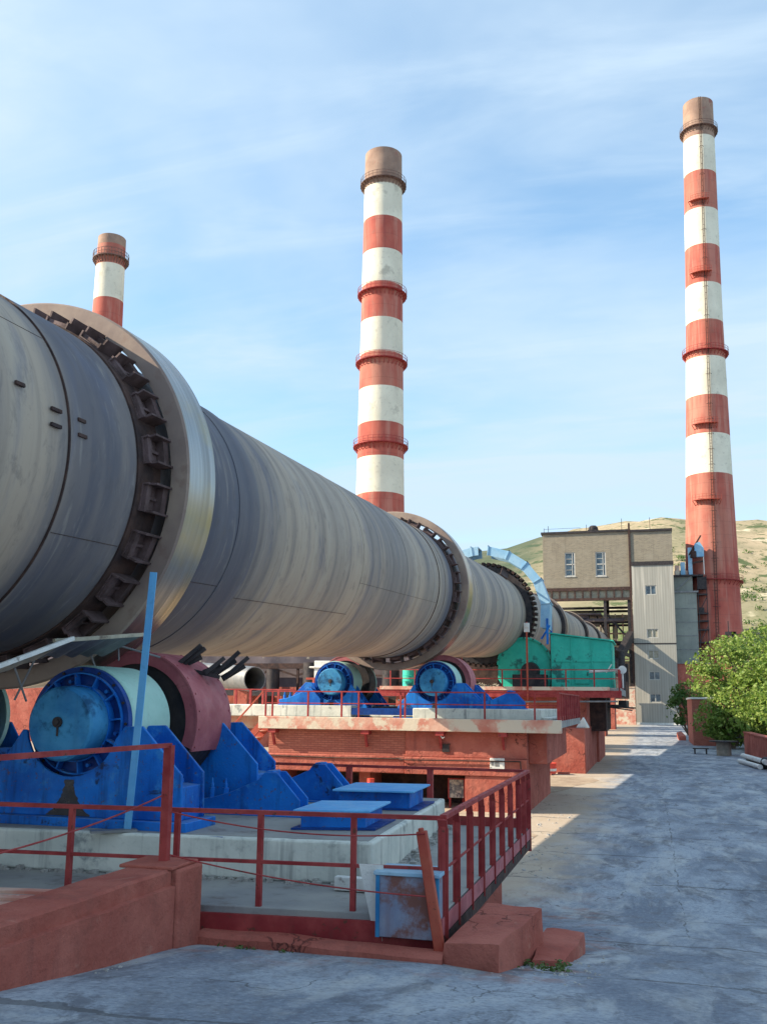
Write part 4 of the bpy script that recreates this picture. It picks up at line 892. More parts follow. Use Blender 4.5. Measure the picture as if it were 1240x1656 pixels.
m = MB(); m.box(-6.45, 50.78, 7.35, -6.15, 50.92, 7.85); m.box(-6.38, 50.74, 7.6, -6.2, 50.78, 7.75); tag(m.build('small_lamp', 'off_white', loc=(-6.3, 50.85, 7.5), bevel=.01), 'white lamp box on top of the thin red pole', 'lamp')
# green housing and cover
t = thing('green_housing', 'large turquoise green sheet metal housing on the farther platform', 'housing', (-3.7, 56, D3))
m = MB(); m.ext([(-5.4, D3), (-1.95, D3), (-1.95, 7.05), (-5.4, 7.50)], 54.6, 58.5); m.build('cabinet', 'green_paint', t, bevel=.02)
m = MB(); m.ext([(-5.48, 7.52), (-1.85, 7.05), (-1.85, 7.12), (-5.48, 7.60)], 54.5, 58.6); m.build('roof', 'green_paint', t)
m = MB(); m.box(-5.42, 54.57, D3, -5.36, 54.6, 7.48); m.build('corner_strip', 'dark_steel', t); m = MB(); m.box(-2.0, 54.57, D3, -1.94, 54.6, 7.05); m.build('corner_strip', 'dark_steel', t)
for x in (-5.38, -4.25, -3.1, -2.0): m = MB(); m.box(x, 54.55, D3+.05, x+.05, 54.598, 7.5-(x+5.4)*.13-.08); m.build('stiffener', 'green_paint', t)
m = MB(); m.box(-5.36, 54.56, 5.9, -1.97, 54.598, 5.95); m.box(-5.36, 54.54, D3, -1.97, 54.598, D3+.09); m.build('seam_strip', 'green_paint', t)
m = MB(); m.box(-4.05, 54.53, 4.65, -3.25, 54.56, 5.75); dd = m.build('door', 'green_paint', t, bevel=.01); m = MB(); m.box(-3.36, 54.48, 5.1, -3.31, 54.53, 5.3); m.build('handle', 'dark_steel', dd)
t = thing('deck_pipe', 'long grey pipe slung under the edge of the farther platform', 'pipe', (-6, 50.8, 3.6))
m = MB(); m.tube([(-13.5, 50.8, 3.62), (-6.4, 50.8, 3.60), (-1.6, 50.8, 3.66)], .05, 10); m.build('pipe_run', 'grey_steel', t)
for x in (-12, -9.5, -7, -4.5, -2): m = MB(); m.bar((x, 50.85, 3.55), (x, 50.95, 3.9), .05); m.build('hanger', 'dark_steel', t)
t = thing('pinion_cover', 'rounded turquoise green pinion cover left of the square green housing', 'housing', (-6.9, 53.8, D3))
m = MB(); pts = [(1.55*math.cos(R_(a)), 1.55*math.sin(R_(a))) for a in range(0, 181, 12)]
m.ext([(-6.95+x, 5.75+z) for x, z in pts]+[(-8.5, 4.9), (-8.1, D3), (-5.55, D3), (-5.42, 4.9)], 54.8, 56.6); m.build('cover', 'green_paint', t, bevel=.04)
m = MB(); m.cyl((-6.6, 54.80, 5.35), (-6.6, 54.2, 5.35), .55, .5, 24); m.box(-7.5, 53.6, D3, -5.6, 54.79, 5.15); m.build('motor', 'dark_steel', t)
m = MB(); m.lathe([(1.5, 54.70), (1.60, 54.70), (1.60, 54.79), (1.5, 54.79)], (-6.95, 0, 5.75), 'Y', 30, 0, PI); m.build('flange_rim', 'green_paint', t)
for a in range(10, 180, 20): m = MB(); c = (-6.95+1.55*math.cos(R_(a)), 54.70, 5.75+1.55*math.sin(R_(a))); m.cyl(c, (c[0], 54.64, c[2]), .045, n=6); m.build('bolt', 'dark_steel', t)
t = thing('grey_valve', 'white round valve wheel with pipes right of the green housing', 'valve', (-1.6, 52.5, 4.9))
m = MB(); m.cyl((-1.35, 52.0, 5.35), (-1.35, 51.9, 5.35), .22, n=20); m.build('wheel', 'off_white', t)
m = MB(); m.cyl((-3.1, 52, 5.25), (-1.4, 52, 5.35), .07, n=8); m.bar((-2.2, 52, 5.2), (-1.9, 52, 5.65), .06); m.cyl((-1.35, 52, 5.3), (-1.35, 52, D3), .05); m.build('pipe', 'off_white', t)
t = thing('steel_drum', 'green steel drum standing on the deck left of the green housing', 'drum', (-13.1, 52, D3))
m = MB(); m.lathe([(0, 0), (.42, 0), (.42, .02), (.40, .05), (.40, .3), (.425, .32), (.40, .34), (.40, .62), (.425, .64), (.40, .66), (.40, .95), (.42, .98), (0, .98)], (-13.1, 51.8, D3), 'Z', 28, close=False); m.build('drum_body', 'green_paint', t)
m = MB()
for k in range(120): leafball(m, (random.uniform(-10.4, -8.2), random.uniform(52, 53.5), D3), .2, .25, 6, .18)
tag(m.build('dry_brush', 'wood_grey', smooth=False), 'dry tangled brush heaped on the farther platform behind the railing', 'brush', kind='stuff')

for i, (x, y, z) in enumerate(((-9.9, 50.9, D3),)):
    t = thing('lamp_post', ('thin lamp post on the farther platform left of the red pole',)[i], 'lamp', (x, y, z))
    h = 2.0; m = MB(); m.bar((x, y, z), (x, y, z+h), .05); m.build('pole', 'rail_red_paint', t); m = MB(); m.cyl((x, y, z+h), (x, y, z+h+.16), .10, .04, 12); m.build('lamp_head', 'grey_steel', t)
t = thing('drive_gearbox', 'dark gearbox and motor under the kiln behind the green pinion cover', 'gearbox', (-11, 60, D3))
m = MB(); m.box(-14, 59.5, D3, -9.2, 61.5, D3+1.5); m.cyl((-13.5, 60, D3+1.5), (-9.6, 60, D3+1.5), .35, n=16); m.build('casing', 'rusty_dark', t, bevel=.05)
m = MB(); m.cyl((-12.2, 59.3, D3+.9), (-12.2, 58.0, D3+.9), .55, n=20); m.build('motor', 'navy_paint', t)
# further kiln piers
for i, (y, z) in enumerate(((78, 5.2), (108, 6.6), (138, 8.0))):
    t = thing('kiln_pier', ('red kiln pier behind the green housing, nearest of the three', 'red kiln pier midway to the brick building', 'red kiln pier closest to the brick building')[i], 'pier', (KX, y, 0), 'red piers under the far end of the kiln')
    m = MB(); m.box(KX-4, y, -.1, KX+4.6, y+5, z); m.build('pier_body', 'red_concrete', t, bevel=.04)
    m = MB(); m.box(KX-5, y-.5, z, KX+5.4, y+5.5, z+.35); m.build('deck', 'deck_concrete', t)
    m = MB(); m.box(KX-3, y+1, z+.35, KX-1, y+4, z+1.6); m.build('roller_block', 'navy_paint', t); m = MB(); m.box(KX+1, y+1, z+.35, KX+3, y+4, z+1.6); m.build('roller_block', 'navy_paint', t)
# things at the foot of the piers
t = thing('bucket', 'red bucket with a white stripe standing before the red pier', 'bucket', (-5.0, 48.4, 0))
m = MB(); m.lathe([(0, 0), (.34, 0), (.38, .5), (.40, .5), (.40, .53), (.36, .53), (.33, .04), (0, .04)], (-5.0, 48.4, 0.04), 'Z', 24, close=False); m.build('bucket_body', 'signal_red', t)
m = MB(); m.lathe([(.362, .14), (.378, .14), (.385, .26), (.37, .26)], (-5.0, 48.4, 0.04), 'Z', 24); m.build('stripe', 'off_white', t)
for i, (x, y, sx_, sy_, sz_) in enumerate(((-5.95, 48.5, .45, .3, .28), (-4.3, 48.9, .3, .2, .1), (-5.3, 47.9, .5, .12, .08))):
    o = rough_block('stone_slab', ('reddish stone slab left of the red bucket', 'flat stone right of the red bucket', 'thin broken slab in front of the red bucket')[i], [(x-sx_, y-sy_), (x+sx_, y-sy_), (x+sx_, y+sy_), (x-sx_, y+sy_)], [-.05]*4, [sz_]*4, (x, y, 0)); o['group'] = 'stones around the red bucket'

# ------------------------------------------------------------------ left background behind platform 2
t = thing('steel_pipe', 'wide grey steel pipe lying open-ended behind the left end of the middle platform', 'pipe', (-18, 40, 3.9))
a0 = Vector((-15.55, 35.6, 4.38)); a1 = Vector((-22.5, 40.6, 4.9)); d = (a1-a0).normalized()
m = MB(); n = 32; xx = d.cross(Vector((0, 0, 1))).normalized(); yy = d.cross(xx); vs = []
for (o_, r_) in ((a0, .52), (a1, .52), (a1, .48), (a0, .48)):
    for i in range(n): q = 2*PI*i/n; vs.append(o_+(xx*math.cos(q)+yy*math.sin(q))*r_)
m.add(vs, [(k*n+i, k*n+(i+1) % n, ((k+1) % 4)*n+(i+1) % n, ((k+1) % 4)*n+i) for k in range(4) for i in range(n)]); m.build('pipe_wall', 'grey_steel', t)
for u in (.12, .55, .9): c = a0.lerp(a1, u); m = MB(); m.box(c.x-.3, c.y-.15, 2.9, c.x+.3, c.y+.15, c.z-.5); m.build('saddle', 'red_concrete', t)
t = thing('workshop_wall', 'long dark red industrial building behind the middle platform', 'building', (-34, 70, 0))
m = MB(); m.box(-60, 68, 0, -15.5, 74, 4.6); m.build('wall', 'red_concrete', t)
m = MB(); m.box(-60, 68.4, 4.6, -14.5, 74, 8.2); m.build('upper_wall', 'dusk_panel', t)
m = MB()
for i in range(14): m.box(-44+i*2.1, 67.9, 2.6, -43.0+i*2.1, 68.0, 4.0)
m.build('window', 'dark_steel', t)
m = MB()
for i in range(16): x = -46+i*2.0; m.bar((x, 67.7, 0), (x, 67.7, 6.2), .16); m.bar((x, 67.7, 6.0-(i % 3)*.5), (x+2, 67.7, 6.1-(i % 2)*.7), .14)
m.bar((-46, 67.7, 6.2), (-14.5, 67.7, 6.2), .3, .4); m.build('pipe_rack', 'rusty_dark', t)
m = MB()
for i in range(9): x = -40+i*3.1; m.cyl((x, 66.6, 4.3), (x, 66.6, 5.4+(i % 3)*.5), .5+.12*(i % 2), n=16)
m.box(-46, 65.8, 3.9, -15, 67.5, 4.3); m.build('tank_row', 'dark_steel', t)
t = thing('white_tank', 'small white box tank on red legs behind the left roller of the middle platform', 'tank', (-19.6, 55, 3.8))
m = MB(); m.box(-19.9, 54.6, 4.9, -18.8, 55.6, 6.0); m.box(-20.2, 54.5, 5.55, -18.5, 55.7, 5.65); m.build('tank_body', 'off_white', t, bevel=.03)
m = MB()
for x in (-19.9, -19.2, -18.5, -17.6, -16.8): m.bar((x, 54.6, 0), (x, 54.6, 4.9), .16)
m.bar((-20.4, 54.6, 4.9), (-16, 54.6, 4.9), .12); m.bar((-20.4, 54.6, 3.2), (-16, 54.6, 3.2), .1); m.build('leg', 'rail_orange_red', t)

# ------------------------------------------------------------------ chimneys
def chimney(label, x, y, rad, bands, decks, balconies, lean=0.0, ladder=None, cage=True):
    """rad: [(z, radius)], bands: [(z_top, material index)] downward, decks: ring galleries, balconies: short ones"""
    t = thing('striped_chimney', label, 'chimney', (x, y, 0), 'red and white striped chimneys', local=True); t.rotation_euler = (0, lean, 0)
    kf = 1-rad[0][1]*1.15/math.hypot(x, y); zf = lambda z: 3.5+(z-3.5)*kf if z > 4 else z
    rad = [(zf(z), q) for z, q in rad]; bands = [(zf(z), q) for z, q in bands]; decks = [(zf(z), q) for z, q in decks]; balconies = [zf(z) for z in balconies]
    def rr(z):
        for (za, ra), (zb, rb) in zip(rad, rad[1:]):
            if za >= z >= zb: return rb+(ra-rb)*(z-zb)/(za-zb)
        return rad[-1][1]
    n = 64; m = MB(); top = rad[0][0]; zs = []
    for (zt, mi), nx in zip(bands, bands[1:]+[(0, 0)]):
        zb = nx[0]; k = max(1, int((zt-zb)/4)); zs += [(zt-(zt-zb)*i/k, mi) for i in range(k)]
    zs.append((0, bands[-1][1]))
    for i in range(len(zs)-1):
        (za, mi), (zb, _) = zs[i], zs[i+1]; m.cur = mi; vs = []
        for z in (za, zb): vs += [(rr(z)*math.cos(2*PI*q/n), rr(z)*math.sin(2*PI*q/n), z) for q in range(n)]
        m.add(vs, [(q, n+q, n+(q+1) % n, (q+1) % n) for q in range(n)])
    m.cur = 0; r = rr(top); m.lathe([(r, top), (r, top+.05), (r-.45, top+.05), (r-.45, top-4)], (0, 0, 0), 'Z', n, close=False)
    m.build('shaft', ['chimney_grey', 'chimney_red', 'chimney_white'], t)
    vd = math.atan2(-y, -x)                                             # towards the yard
    def deck(z, a0, a1, wd, mat, nm):
        r = rr(z); m = MB(); full = a1-a0 > 6; ns = max(6, int((a1-a0)*(5.2 if full else 8)))
        m.lathe([(r-.02, z-.05), (r+wd, z-.05), (r+wd, z+.05), (r-.02, z+.05)], (0, 0, 0), 'Z', ns, a0, a1)
        for i in range(ns+(0 if full else 1)):
            a = a0+(a1-a0)*i/ns; c, s = math.cos(a), math.sin(a)
            m.bar((r*c, r*s, z-.95), ((r+wd)*c, (r+wd)*s, z-.1), .09)
        o = m.build(nm, mat, t)
        m = MB()
        for h in (.5, 1.0):
            pts = [((r+wd-.04)*math.cos(a0+(a1-a0)*i/ns), (r+wd-.04)*math.sin(a0+(a1-a0)*i/ns), z+h) for i in range(ns+1)]
            for p, q in zip(pts, pts[1:]): m.bar(p, q, .05)
        for i in range(ns+(0 if full else 1)):
            a = a0+(a1-a0)*i/ns; m.bar(((r+wd-.04)*math.cos(a), (r+wd-.04)*math.sin(a), z), ((r+wd-.04)*math.cos(a), (r+wd-.04)*math.sin(a), z+1.0), .05)
        m.build('railing', mat, o)
    for z, mat in decks: deck(z, 0, 2*PI, .72 if rad[0][1] > 2.2 else .55, mat, 'gallery')
    for z in balconies: deck(z, vd-.62, vd+.40, .9, 'rail_orange_red', 'balcony')
    if ladder is not None:
        a = vd+ladder; m = MB()
        for da in (-.045, .045):
            for i in range(20):
                z0, z1 = top*i/20, top*(i+1)/20-.01; m.bar(((rr(z0)+.2)*math.cos(a+da), (rr(z0)+.2)*math.sin(a+da), z0), ((rr(z1)+.2)*math.cos(a+da), (rr(z1)+.2)*math.sin(a+da), z1), .10)
        z = 1.0
        while z < top:
            r = rr(z)+.2; m.bar((r*math.cos(a-.05), r*math.sin(a-.05), z), (r*math.cos(a+.05), r*math.sin(a+.05), z), .05)
            if cage and int(z) % 3 == 0:
                for q in range(4):
                    b0 = a-.13+.065*q; w0 = .55 if q in (1, 2, 3) else .1; w1 = .55 if q in (0, 1, 2) else .1
                    m.bar(((r+w0)*math.cos(b0), (r+w0)*math.sin(b0), z), ((r+w1)*math.cos(b0+.065), (r+w1)*math.sin(b0+.065), z), .06)
            z += .6 if z < 60 else 1.2
        m.build('ladder', 'rusty_dark', t)
    return t
chimney('mid-picture chimney with four ring galleries rising straight behind the kiln', -40.42, 140, [(97.9, 3.12), (70, 3.42), (38, 3.84), (0, 4.45)],
        [(97.9, 0), (91.3, 2), (85.2, 1), (79.2, 2), (73.2, 1), (66.9, 2), (60.9, 1), (54.9, 2), (48.8, 1), (43.0, 2), (36.9, 1), (31, 2), (25, 1)],
        [(92.2, 'gallery_rust'), (71.9, 'rail_red_paint'), (59.7, 'rail_red_paint'), (45.2, 'rail_red_paint')], [], 0, None)
chimney('tallest and widest-based chimney at the right, beside the grey tower, ladder up its front', 11.75, 185, [(128, 2.95), (81, 3.45), (46, 4.30), (28, 4.82), (0, 5.6)],
        [(128, 0), (119.6, 2), (111.7, 1), (103.4, 2), (95.4, 1), (87.2, 2), (79.3, 1), (71.6, 2), (63.6, 1), (55.8, 2), (47.8, 1)],
        [(121.6, 'gallery_rust'), (72.9, 'rail_red_paint'), (27.0, 'rail_red_paint')], [104.9, 89.2, 57.6, 42.4], .0175, .12)
chimney('short weathered chimney at the left, only its peeling top showing over the kiln', -72.66, 110, [(70.6, 1.95), (0, 2.9)],
        [(70.6, 0), (69.2, 1), (66.1, 2), (60.8, 1), (55, 2), (49, 1)], [(67.2, 'gallery_rust')], [], 0, None)

# ------------------------------------------------------------------ the far building
def wall_holes(m, x0, x1, z0, z1, y0, y1, holes):
    """front wall slab in the XZ plane with rectangular openings"""
    xs = sorted({x0, x1, *[h[0] for h in holes], *[h[2] for h in holes]}); zs = sorted({z0, z1, *[h[1] for h in holes], *[h[3] for h in holes]})
    for xa, xb in zip(xs, xs[1:]):
        for za, zb in zip(zs, zs[1:]):
            if not any(h[0] <= (xa+xb)/2 <= h[2] and h[1] <= (za+zb)/2 <= h[3] for h in holes): m.box(xa, y0, za, xb, y1, zb)
YB = 176.8
t = thing('brick_building', 'yellow-grey brick building raised on a steel frame over the kiln, with two tall white windows', 'building', (-10.5, YB, 0))
wins = [(-14.5, 27.3, -12.6, 31.9), (-8.85, 27.2, -6.95, 31.8)]
m = MB(); wall_holes(m, -18.6, -2.4, 25.1, 35.5, YB, YB+.5, wins); m.box(-18.6, YB+.5, 25.1, -18.1, YB+14, 35.5); m.box(-18.1, YB+13.5, 25.1, -2.4, YB+14, 35.5); m.box(-2.9, YB+.5, 25.1, -2.4, YB+13.5, 35.5); m.box(-18.1, YB+.5, 24.8, -2.9, YB+13.5, 25.1)
m.build('brick_wall', 'yellow_grey_brick', t, smooth=False)
m = MB(); m.box(-18.9, YB-.3, 35.5, -2.35, YB+14.3, 35.9); m.build('roof', 'dark_steel', t)
for (xa, za, xb, zb) in wins:
    m = MB(); f = .20
    for b in ((xa, za, xa+f, zb), (xb-f, za, xb, zb), (xa+f, za, xb-f, za+f), (xa+f, zb-f, xb-f, zb), ((xa+xb)/2+.35, za+f, (xa+xb)/2+.47, zb-f), (xa+f, (za+zb)/2-.1, xb-f, (za+zb)/2+.1), (xa+f, za+1.2, (xa+xb)/2+.35, za+1.28), (xa+f, zb-1.3, (xa+xb)/2+.35, zb-1.22)): m.box(b[0], YB+.1, b[1], b[2], YB+.25, b[3])
    w_ = m.build('window', 'window_white', t); m = MB(); m.box(xa+f, YB+.3, za+f, xb-f, YB+.34, zb-f); m.build('pane', 'window_glass', w_)
    m = MB(); m.box(xa-.1, YB-.12, za-.15, xb+.1, YB+.0-.002, za); m.build('sill', 'window_white', w_)
m = MB(); m.box(-18.7, YB-.2, 24.5, -2.6, YB+.2, 25.1); m.box(-18.7, YB-.25, 22.6, -2.6, YB+.25, 23.1)
for i in range(12): m.box(-18.6+i*1.43, YB-.22, 23.1, -18.35+i*1.43, YB+.22, 24.5)
m.build('edge_girder', 'rusty_dark', t)
m = MB(); m.box(-18.5, YB+.25, 23.1, -2.7, YB+.35, 24.5); m.build('girder_web', 'shield_sheet', t)
m = MB()
for x in (-18.3, -7.6, -3.3):
    m.box(x, YB, 0, x+.5, YB+.5, 22.6); m.box(x, YB+13, 0, x+.5, YB+13.5, 24.8)
for z in (21.6, 18.8, 15.0): m.box(-18, YB+6, z, -2.6, YB+6.4, z+.45); m.box(-18, YB+13, z, -2.6, YB+13.4, z+.45)
m.bar((-7.4, YB+3, 20.5), (-3.2, YB+3, 15.5), .35); m.bar((-10, YB+5, 21.8), (-7.6, YB+5, 17), .3)
m.build('steel_frame', 'dark_steel', t)
m = MB(); m.box(-2.75, YB-.5, 0, -2.4, YB-.15, 37.0); m.build('drain_pipe', 'rusty_dark', t)
m = MB(); wall_holes(m, -18, -2.5, 0, 21.2, YB+14.2, YB+14.6, [(-16, 13, -13.5, 19), (-12, 13, -9.5, 19), (-8, 13, -6.6, 20), (-5.6, 12, -3.6, 19.6)]); m.build('rear_panel', 'grey_render', t, smooth=False)
m = MB()
for i in range(7): m.box(-13+i*1.4, YB+10, 8, -12.75+i*1.4, YB+10.2, 21)
for z in (9.5, 12, 14.5, 17, 19.5): m.box(-14, YB+9.7, z, -3.6, YB+9.9, z+.3)
m.build('lattice', 'red_beam_edge', t)
m = MB(); m.box(-17.5, YB+2, 20.2, -8.2, YB+9, 20.5); m.cyl((-16, YB+3, 19.2), (-4, YB+3, 19.2), .35, n=12); m.box(-13, YB+3, 16.2, -10.5, YB+6, 20.2); m.build('duct', 'dusk_panel', t)
m = MB(); m.bar((-5.6, YB-14, 9.8), (-2.9, YB-1, 16), 1.1, 1.6); m.box(-6, YB-10, 4.5, -3.4, YB-5, 10.5); m.bar((-5.4, YB-16, 12.8), (-3.2, YB-3, 12.2), .5); m.cyl((-4.6, YB-12, 5), (-4.6, YB-12, 12.5), .8)
m.build('conveyor_housing', 'dark_steel', t)
m = MB(); m.lathe([(0, 36.2), (.9, 36.2), (.9, 36.8), (.55, 37.2), (0, 37.2)], (-9.2, YB+2, 0), 'Z', 20, close=False); m.box(-10.2, YB+1, 35.9, -8.2, YB+3, 36.3)
tag(m.build('roof_tank', 'dark_steel', loc=(-9.2, YB+2, 35.9)), 'small black tank on the roof of the brick building', 'tank')
m = MB()
for x in (-17.6, -10.4, -3.9, 1.2): m.bar((x, YB+1, 35.9), (x, YB+1, 37.3+.9*(x > -9)), .09)
m.bar((-18.4, YB+1, 36.7), (-11.5, YB+1, 36.75), .05); m.bar((-18.4, YB+1, 35.9), (-18.4, YB+1, 36.9), .08)
tag(m.build('roof_antenna', 'dark_steel', loc=(-10, YB+1, 35.9)), 'thin masts and rail along the edge of the brick roof', 'mast')
m = MB(); m.bar((-15.2, YB-2, 26.5), (-18.2, YB-2, 27.2), .3)
# tower
t = thing('corrugated_tower', 'tall narrow grey corrugated sheet tower with five small windows, brick on top', 'building', (1, YB, 0))
tw = [(-.02, 23.45, 1.9, 25.15), (.02, 15.55, 1.94, 17.15), (.05, 11.75, 1.97, 13.3), (.08, 7.95, 2.0, 9.5), (.1, 3.95, 2.02, 5.5)]
m = MB(); wall_holes(m, -2.34, 5.0, .35, 28.9, YB-.6, YB-.2, tw); m.box(-2.34, YB-.2, .35, -2.0, YB+8, 28.9); m.box(4.7, YB-.2, .35, 5.0, YB+8, 28.9)
m.build('sheet_wall', 'corrugated_sheet', t, smooth=False)
m = MB(); m.box(-2.36, YB-.66, 14.4, 5.04, YB-.602, 14.6); m.build('flashing', 'dark_steel', t); m = MB(); m.box(-2.4, YB-.75, 28.9, 5.1, YB+8, 29.6); m.build('flashing', 'dark_steel', t)
m = MB(); m.box(-2.38, YB-.3, 29.6, 5.0, YB+8, 35.3); m.build('brick_top', 'yellow_grey_brick', t, smooth=False)
m = MB(); m.box(-2.34, YB-.6, 35.3, 5.1, YB+8.2, 35.7); m.build('roof', 'dark_steel', t)
m = MB(); m.box(-2.4, YB-.7, 0, 5.05, YB-.1, .35); m.build('base', 'off_white', t)
for i, (xa, za, xb, zb) in enumerate(tw):
    m = MB(); f = .13
    for b in ((xa, za, xa+f, zb), (xb-f, za, xb, zb), (xa+f, za, xb-f, za+f), (xa+f, zb-f, xb-f, zb), ((xa+xb)/2-.06, za+f, (xa+xb)/2+.06, zb-f)): m.box(b[0], YB-.5, b[1], b[2], YB-.4, b[3])
    w_ = m.build('window', 'window_white', t); m = MB(); m.box(xa+f, YB-.36, za+f, xb-f, YB-.32, zb-f); m.build('pane', 'shield_sheet' if i in (1, 2) else 'window_glass', w_)
# silo block and stair frame
t = thing('panel_silo', 'grey-green panelled block between the corrugated tower and the tall red chimney', 'building', (6.7, 179, 0))
m = MB(); m.box(5.05, 179, 11, 9.0, 186, 24.0); m.box(5.05, 179.4, 24.0, 8.4, 185, 27.0); m.build('panel_wall', 'silo_panel', t)
m = MB()
for z in (13.5, 16, 18.5, 21): m.box(5.05, 178.93, z, 9.0, 178.998, z+.12)
m.box(4.9, 178.7, 24.0, 9.3, 186, 24.3); m.bar((5.2, 179, 24.3), (8.4, 179, 27.2), .2); m.build('flashing', 'grey_steel', t)
m = MB(); m.box(4.9, 178.6, 27.0, 10.3, 185, 27.3); m.build('roof', 'dark_steel', t)
t = thing('steel_stair_frame', 'dark steel stair frame standing against the tall red chimney', 'stairs', (9.7, 179, 0))
m = MB()
for x in (9.2, 10.7): m.box(x, 178.9, 11, x+.14, 179.04, 27.2)
for z in (13.2, 14.7, 17.0, 18.6, 20.0, 23.5): m.box(9.1, 178.8, z, 10.9, 180.2, z+.25)
for z in (11.5, 14.9, 20.2): m.bar((9.3, 178.9, z), (10.7, 178.9, z+2.8), .14)
m.box(9.3, 179, 20.2, 10.2, 179.8, 21.2); m.box(9.2, 179, 24.6, 10.8, 180.2, 26.9); m.build('frame', 'dark_steel', t)
t = thing('rooftop_machinery', 'pale and red machinery with a dust hood on the roof beside the tall chimney', 'machinery', (8.5, 179, 27.3))
m = MB(); m.box(6.4, 179, 27.3, 7.2, 180, 29.7); m.box(7.8, 179, 27.3, 8.5, 180, 32.4); m.ext([(9.0, 30.6), (10.6, 30.6), (10.6, 32.2), (9.9, 33.4), (9.0, 33.0)], 178.6, 179.8); m.build('hood', 'guard_blue_paint', t)
m = MB(); m.bar((8.0, 179, 31), (10.2, 179, 34.6), .3); m.bar((8.5, 179, 29.5), (10.5, 179, 29.8), .35); m.bar((8.2, 179, 30.5), (9.3, 179, 33), .2); m.cyl((8.8, 178.7, 30.4), (8.8, 178.7, 31.6), .5, n=12); m.build('boom', 'rusty_dark', t)
m = MB(); m.box(5.4, 179.1, 27.3, 6.2, 180, 29.1); m.box(5.3, 179.5, 27.3, 7.6, 181, 28.2); m.build('housing', 'red_beam_edge', t)
m = MB(); m.bar((10.5, 178.8, 27.3), (10.5, 178.8, 31.5), .14); m.build('support_leg', 'off_white', t)
t = thing('red_annex', 'low red-painted block at the foot of the grey tower, half behind the trees', 'building', (8, 178, 0))
m = MB(); m.box(5.06, 177.2, 0, 16, 183, 10.9); m.build('wall', 'red_concrete', t); m = MB(); m.box(5.06, 177.0, 10.9, 11.0, 183, 11.15); m.build('roof', 'grey_steel', t)
t = thing('red_annex', 'low pale wall at the left foot of the corrugated tower', 'wall', (-4, 170, 0))
m = MB(); m.box(-6.4, 174, 0, -2.45, 174.6, 6.5); m.box(-6.5, 173.9, 6.5, -2.42, 174.7, 6.7); m.build('wall', 'red_beam_edge', t)
t = thing('slope_shed', 'long dark green-grey shed at the foot of the hill right of the tall chimney', 'building', (28, 205, 0))
m = MB(); m.box(18, 205, 0, 48, 212, 17.5); m.build('wall', 'silo_panel', t); m = MB(); m.ext([(204.5, 17.5), (212.5, 17.5), (208.5, 19.5)], 17.5, 48.5, 'YZ'); m.build('roof', 'dark_steel', t)
t = thing('crane_post', 'dark post with a short boom sticking out of the trees before the tall chimney', 'post', (12.7, 150, 0))
m = MB(); m.box(12.3, 150, 0, 12.9, 150.5, 14.6); m.build('upright', 'dark_steel', t)
m = MB(); m.box(11.4, 150, 14.0, 13.0, 150.5, 14.6); m.bar((11.9, 150.2, 14.3), (11.9, 150.2, 16.2), .12); m.bar((13, 150.2, 14.2), (22, 150.2, 13.9), .14); m.build('boom', 'dark_steel', t)

# ------------------------------------------------------------------ right side of the road
t = thing('boundary_wall', 'taller red wall end with pale coping, right of the road before the bush', 'wall', (4, 92, 0))
m = MB(); m.box(3.6, 88, -.1, 6.3, 88.6, 4.05); m.box(3.6, 88.6, -.1, 4.1, 99, 4.05); m.build('wall_body', 'red_painted_brick', t)
m = MB(); m.box(3.5, 87.9, 4.05, 6.4, 88.7, 4.22); m.box(3.5, 88.7, 4.05, 4.2, 99, 4.22); m.build('coping', 'off_white', t)
t = thing('boundary_wall', 'low red-painted concrete wall at the right edge of the picture', 'wall', (7, 66, 0))
m = MB(); m.ext([(6.75, 54), (7.2, 54), (7.0, 74), (6.55, 74)], -.1, 1.55, 'XY'); m.build('wall_body', 'red_concrete', t, bevel=.03)
m = MB(); m.ext([(6.7, 53.9), (7.25, 53.9), (7.05, 74.1), (6.5, 74.1)], 1.552, 1.64, 'XY'); m.build('coping', 'red_concrete', t)
t = thing('cable_spool', 'wooden cable drum table standing in front of the bush', 'table', (4.95, 71.5, 0))
m = MB(); m.cyl((4.95, 71.5, .0), (4.95, 71.5, .95), .50, n=20); m.build('core', 'wood_grey', t)
m = MB(); m.cyl((4.95, 71.5, .95), (4.95, 71.5, 1.03), .98, n=28); m.build('table_top', 'dark_steel', t)
t = thing('bench', 'dark plank bench left of the cable drum table', 'bench', (3.6, 73, 0))
m = MB(); m.box(2.9, 72.8, .36, 4.0, 73.3, .43); m.build('seat', 'dark_steel', t)
for x in (3.0, 3.8): m = MB(); m.box(x, 72.85, 0, x+.1, 73.25, .36); m.build('leg', 'dark_steel', t)
for i, (x0, y0, x1, y1, z, r) in enumerate(((5.5, 63.5, 6.1, 56.5, .42, .15), (5.2, 62.5, 5.8, 56.8, .14, .14), (5.7, 62.8, 6.2, 57.2, .14, .13))):
    m = MB(); m.cyl((x0, y0, z), (x1, y1, z), r, n=16)
    o = m.build('steel_pipe', 'off_white' if i < 2 else 'rusty_dark', loc=(x0, y0, 0)); tag(o, ('topmost pale pipe lying by the low red wall at the right edge', 'lower pale pipe lying on the ground by the low red wall', 'dark rusty pipe lying under the pale pipes')[i], 'pipe', 'pipes lying by the low red wall')
t = thing('dark_barrel', 'dark barrel lying against the low wall beside the pipes', 'barrel', (6.3, 57, 0))
m = MB(); m.cyl((6.1, 57.3, .34), (6.6, 56.7, .34), .34, n=20); m.build('barrel_body', 'dark_steel', t)
# pale dirt heap at the far end of the road
o = rough_block('stone_slab', 'pale broken kerb stones beside the far end of the road', [(2.7, 100), (3.4, 100), (3.3, 112), (2.8, 112)], [-.1]*4, [.5, .45, .6, .5], (3, 105, 0)); o['category'] = 'stones'; o['group'] = 'stones'

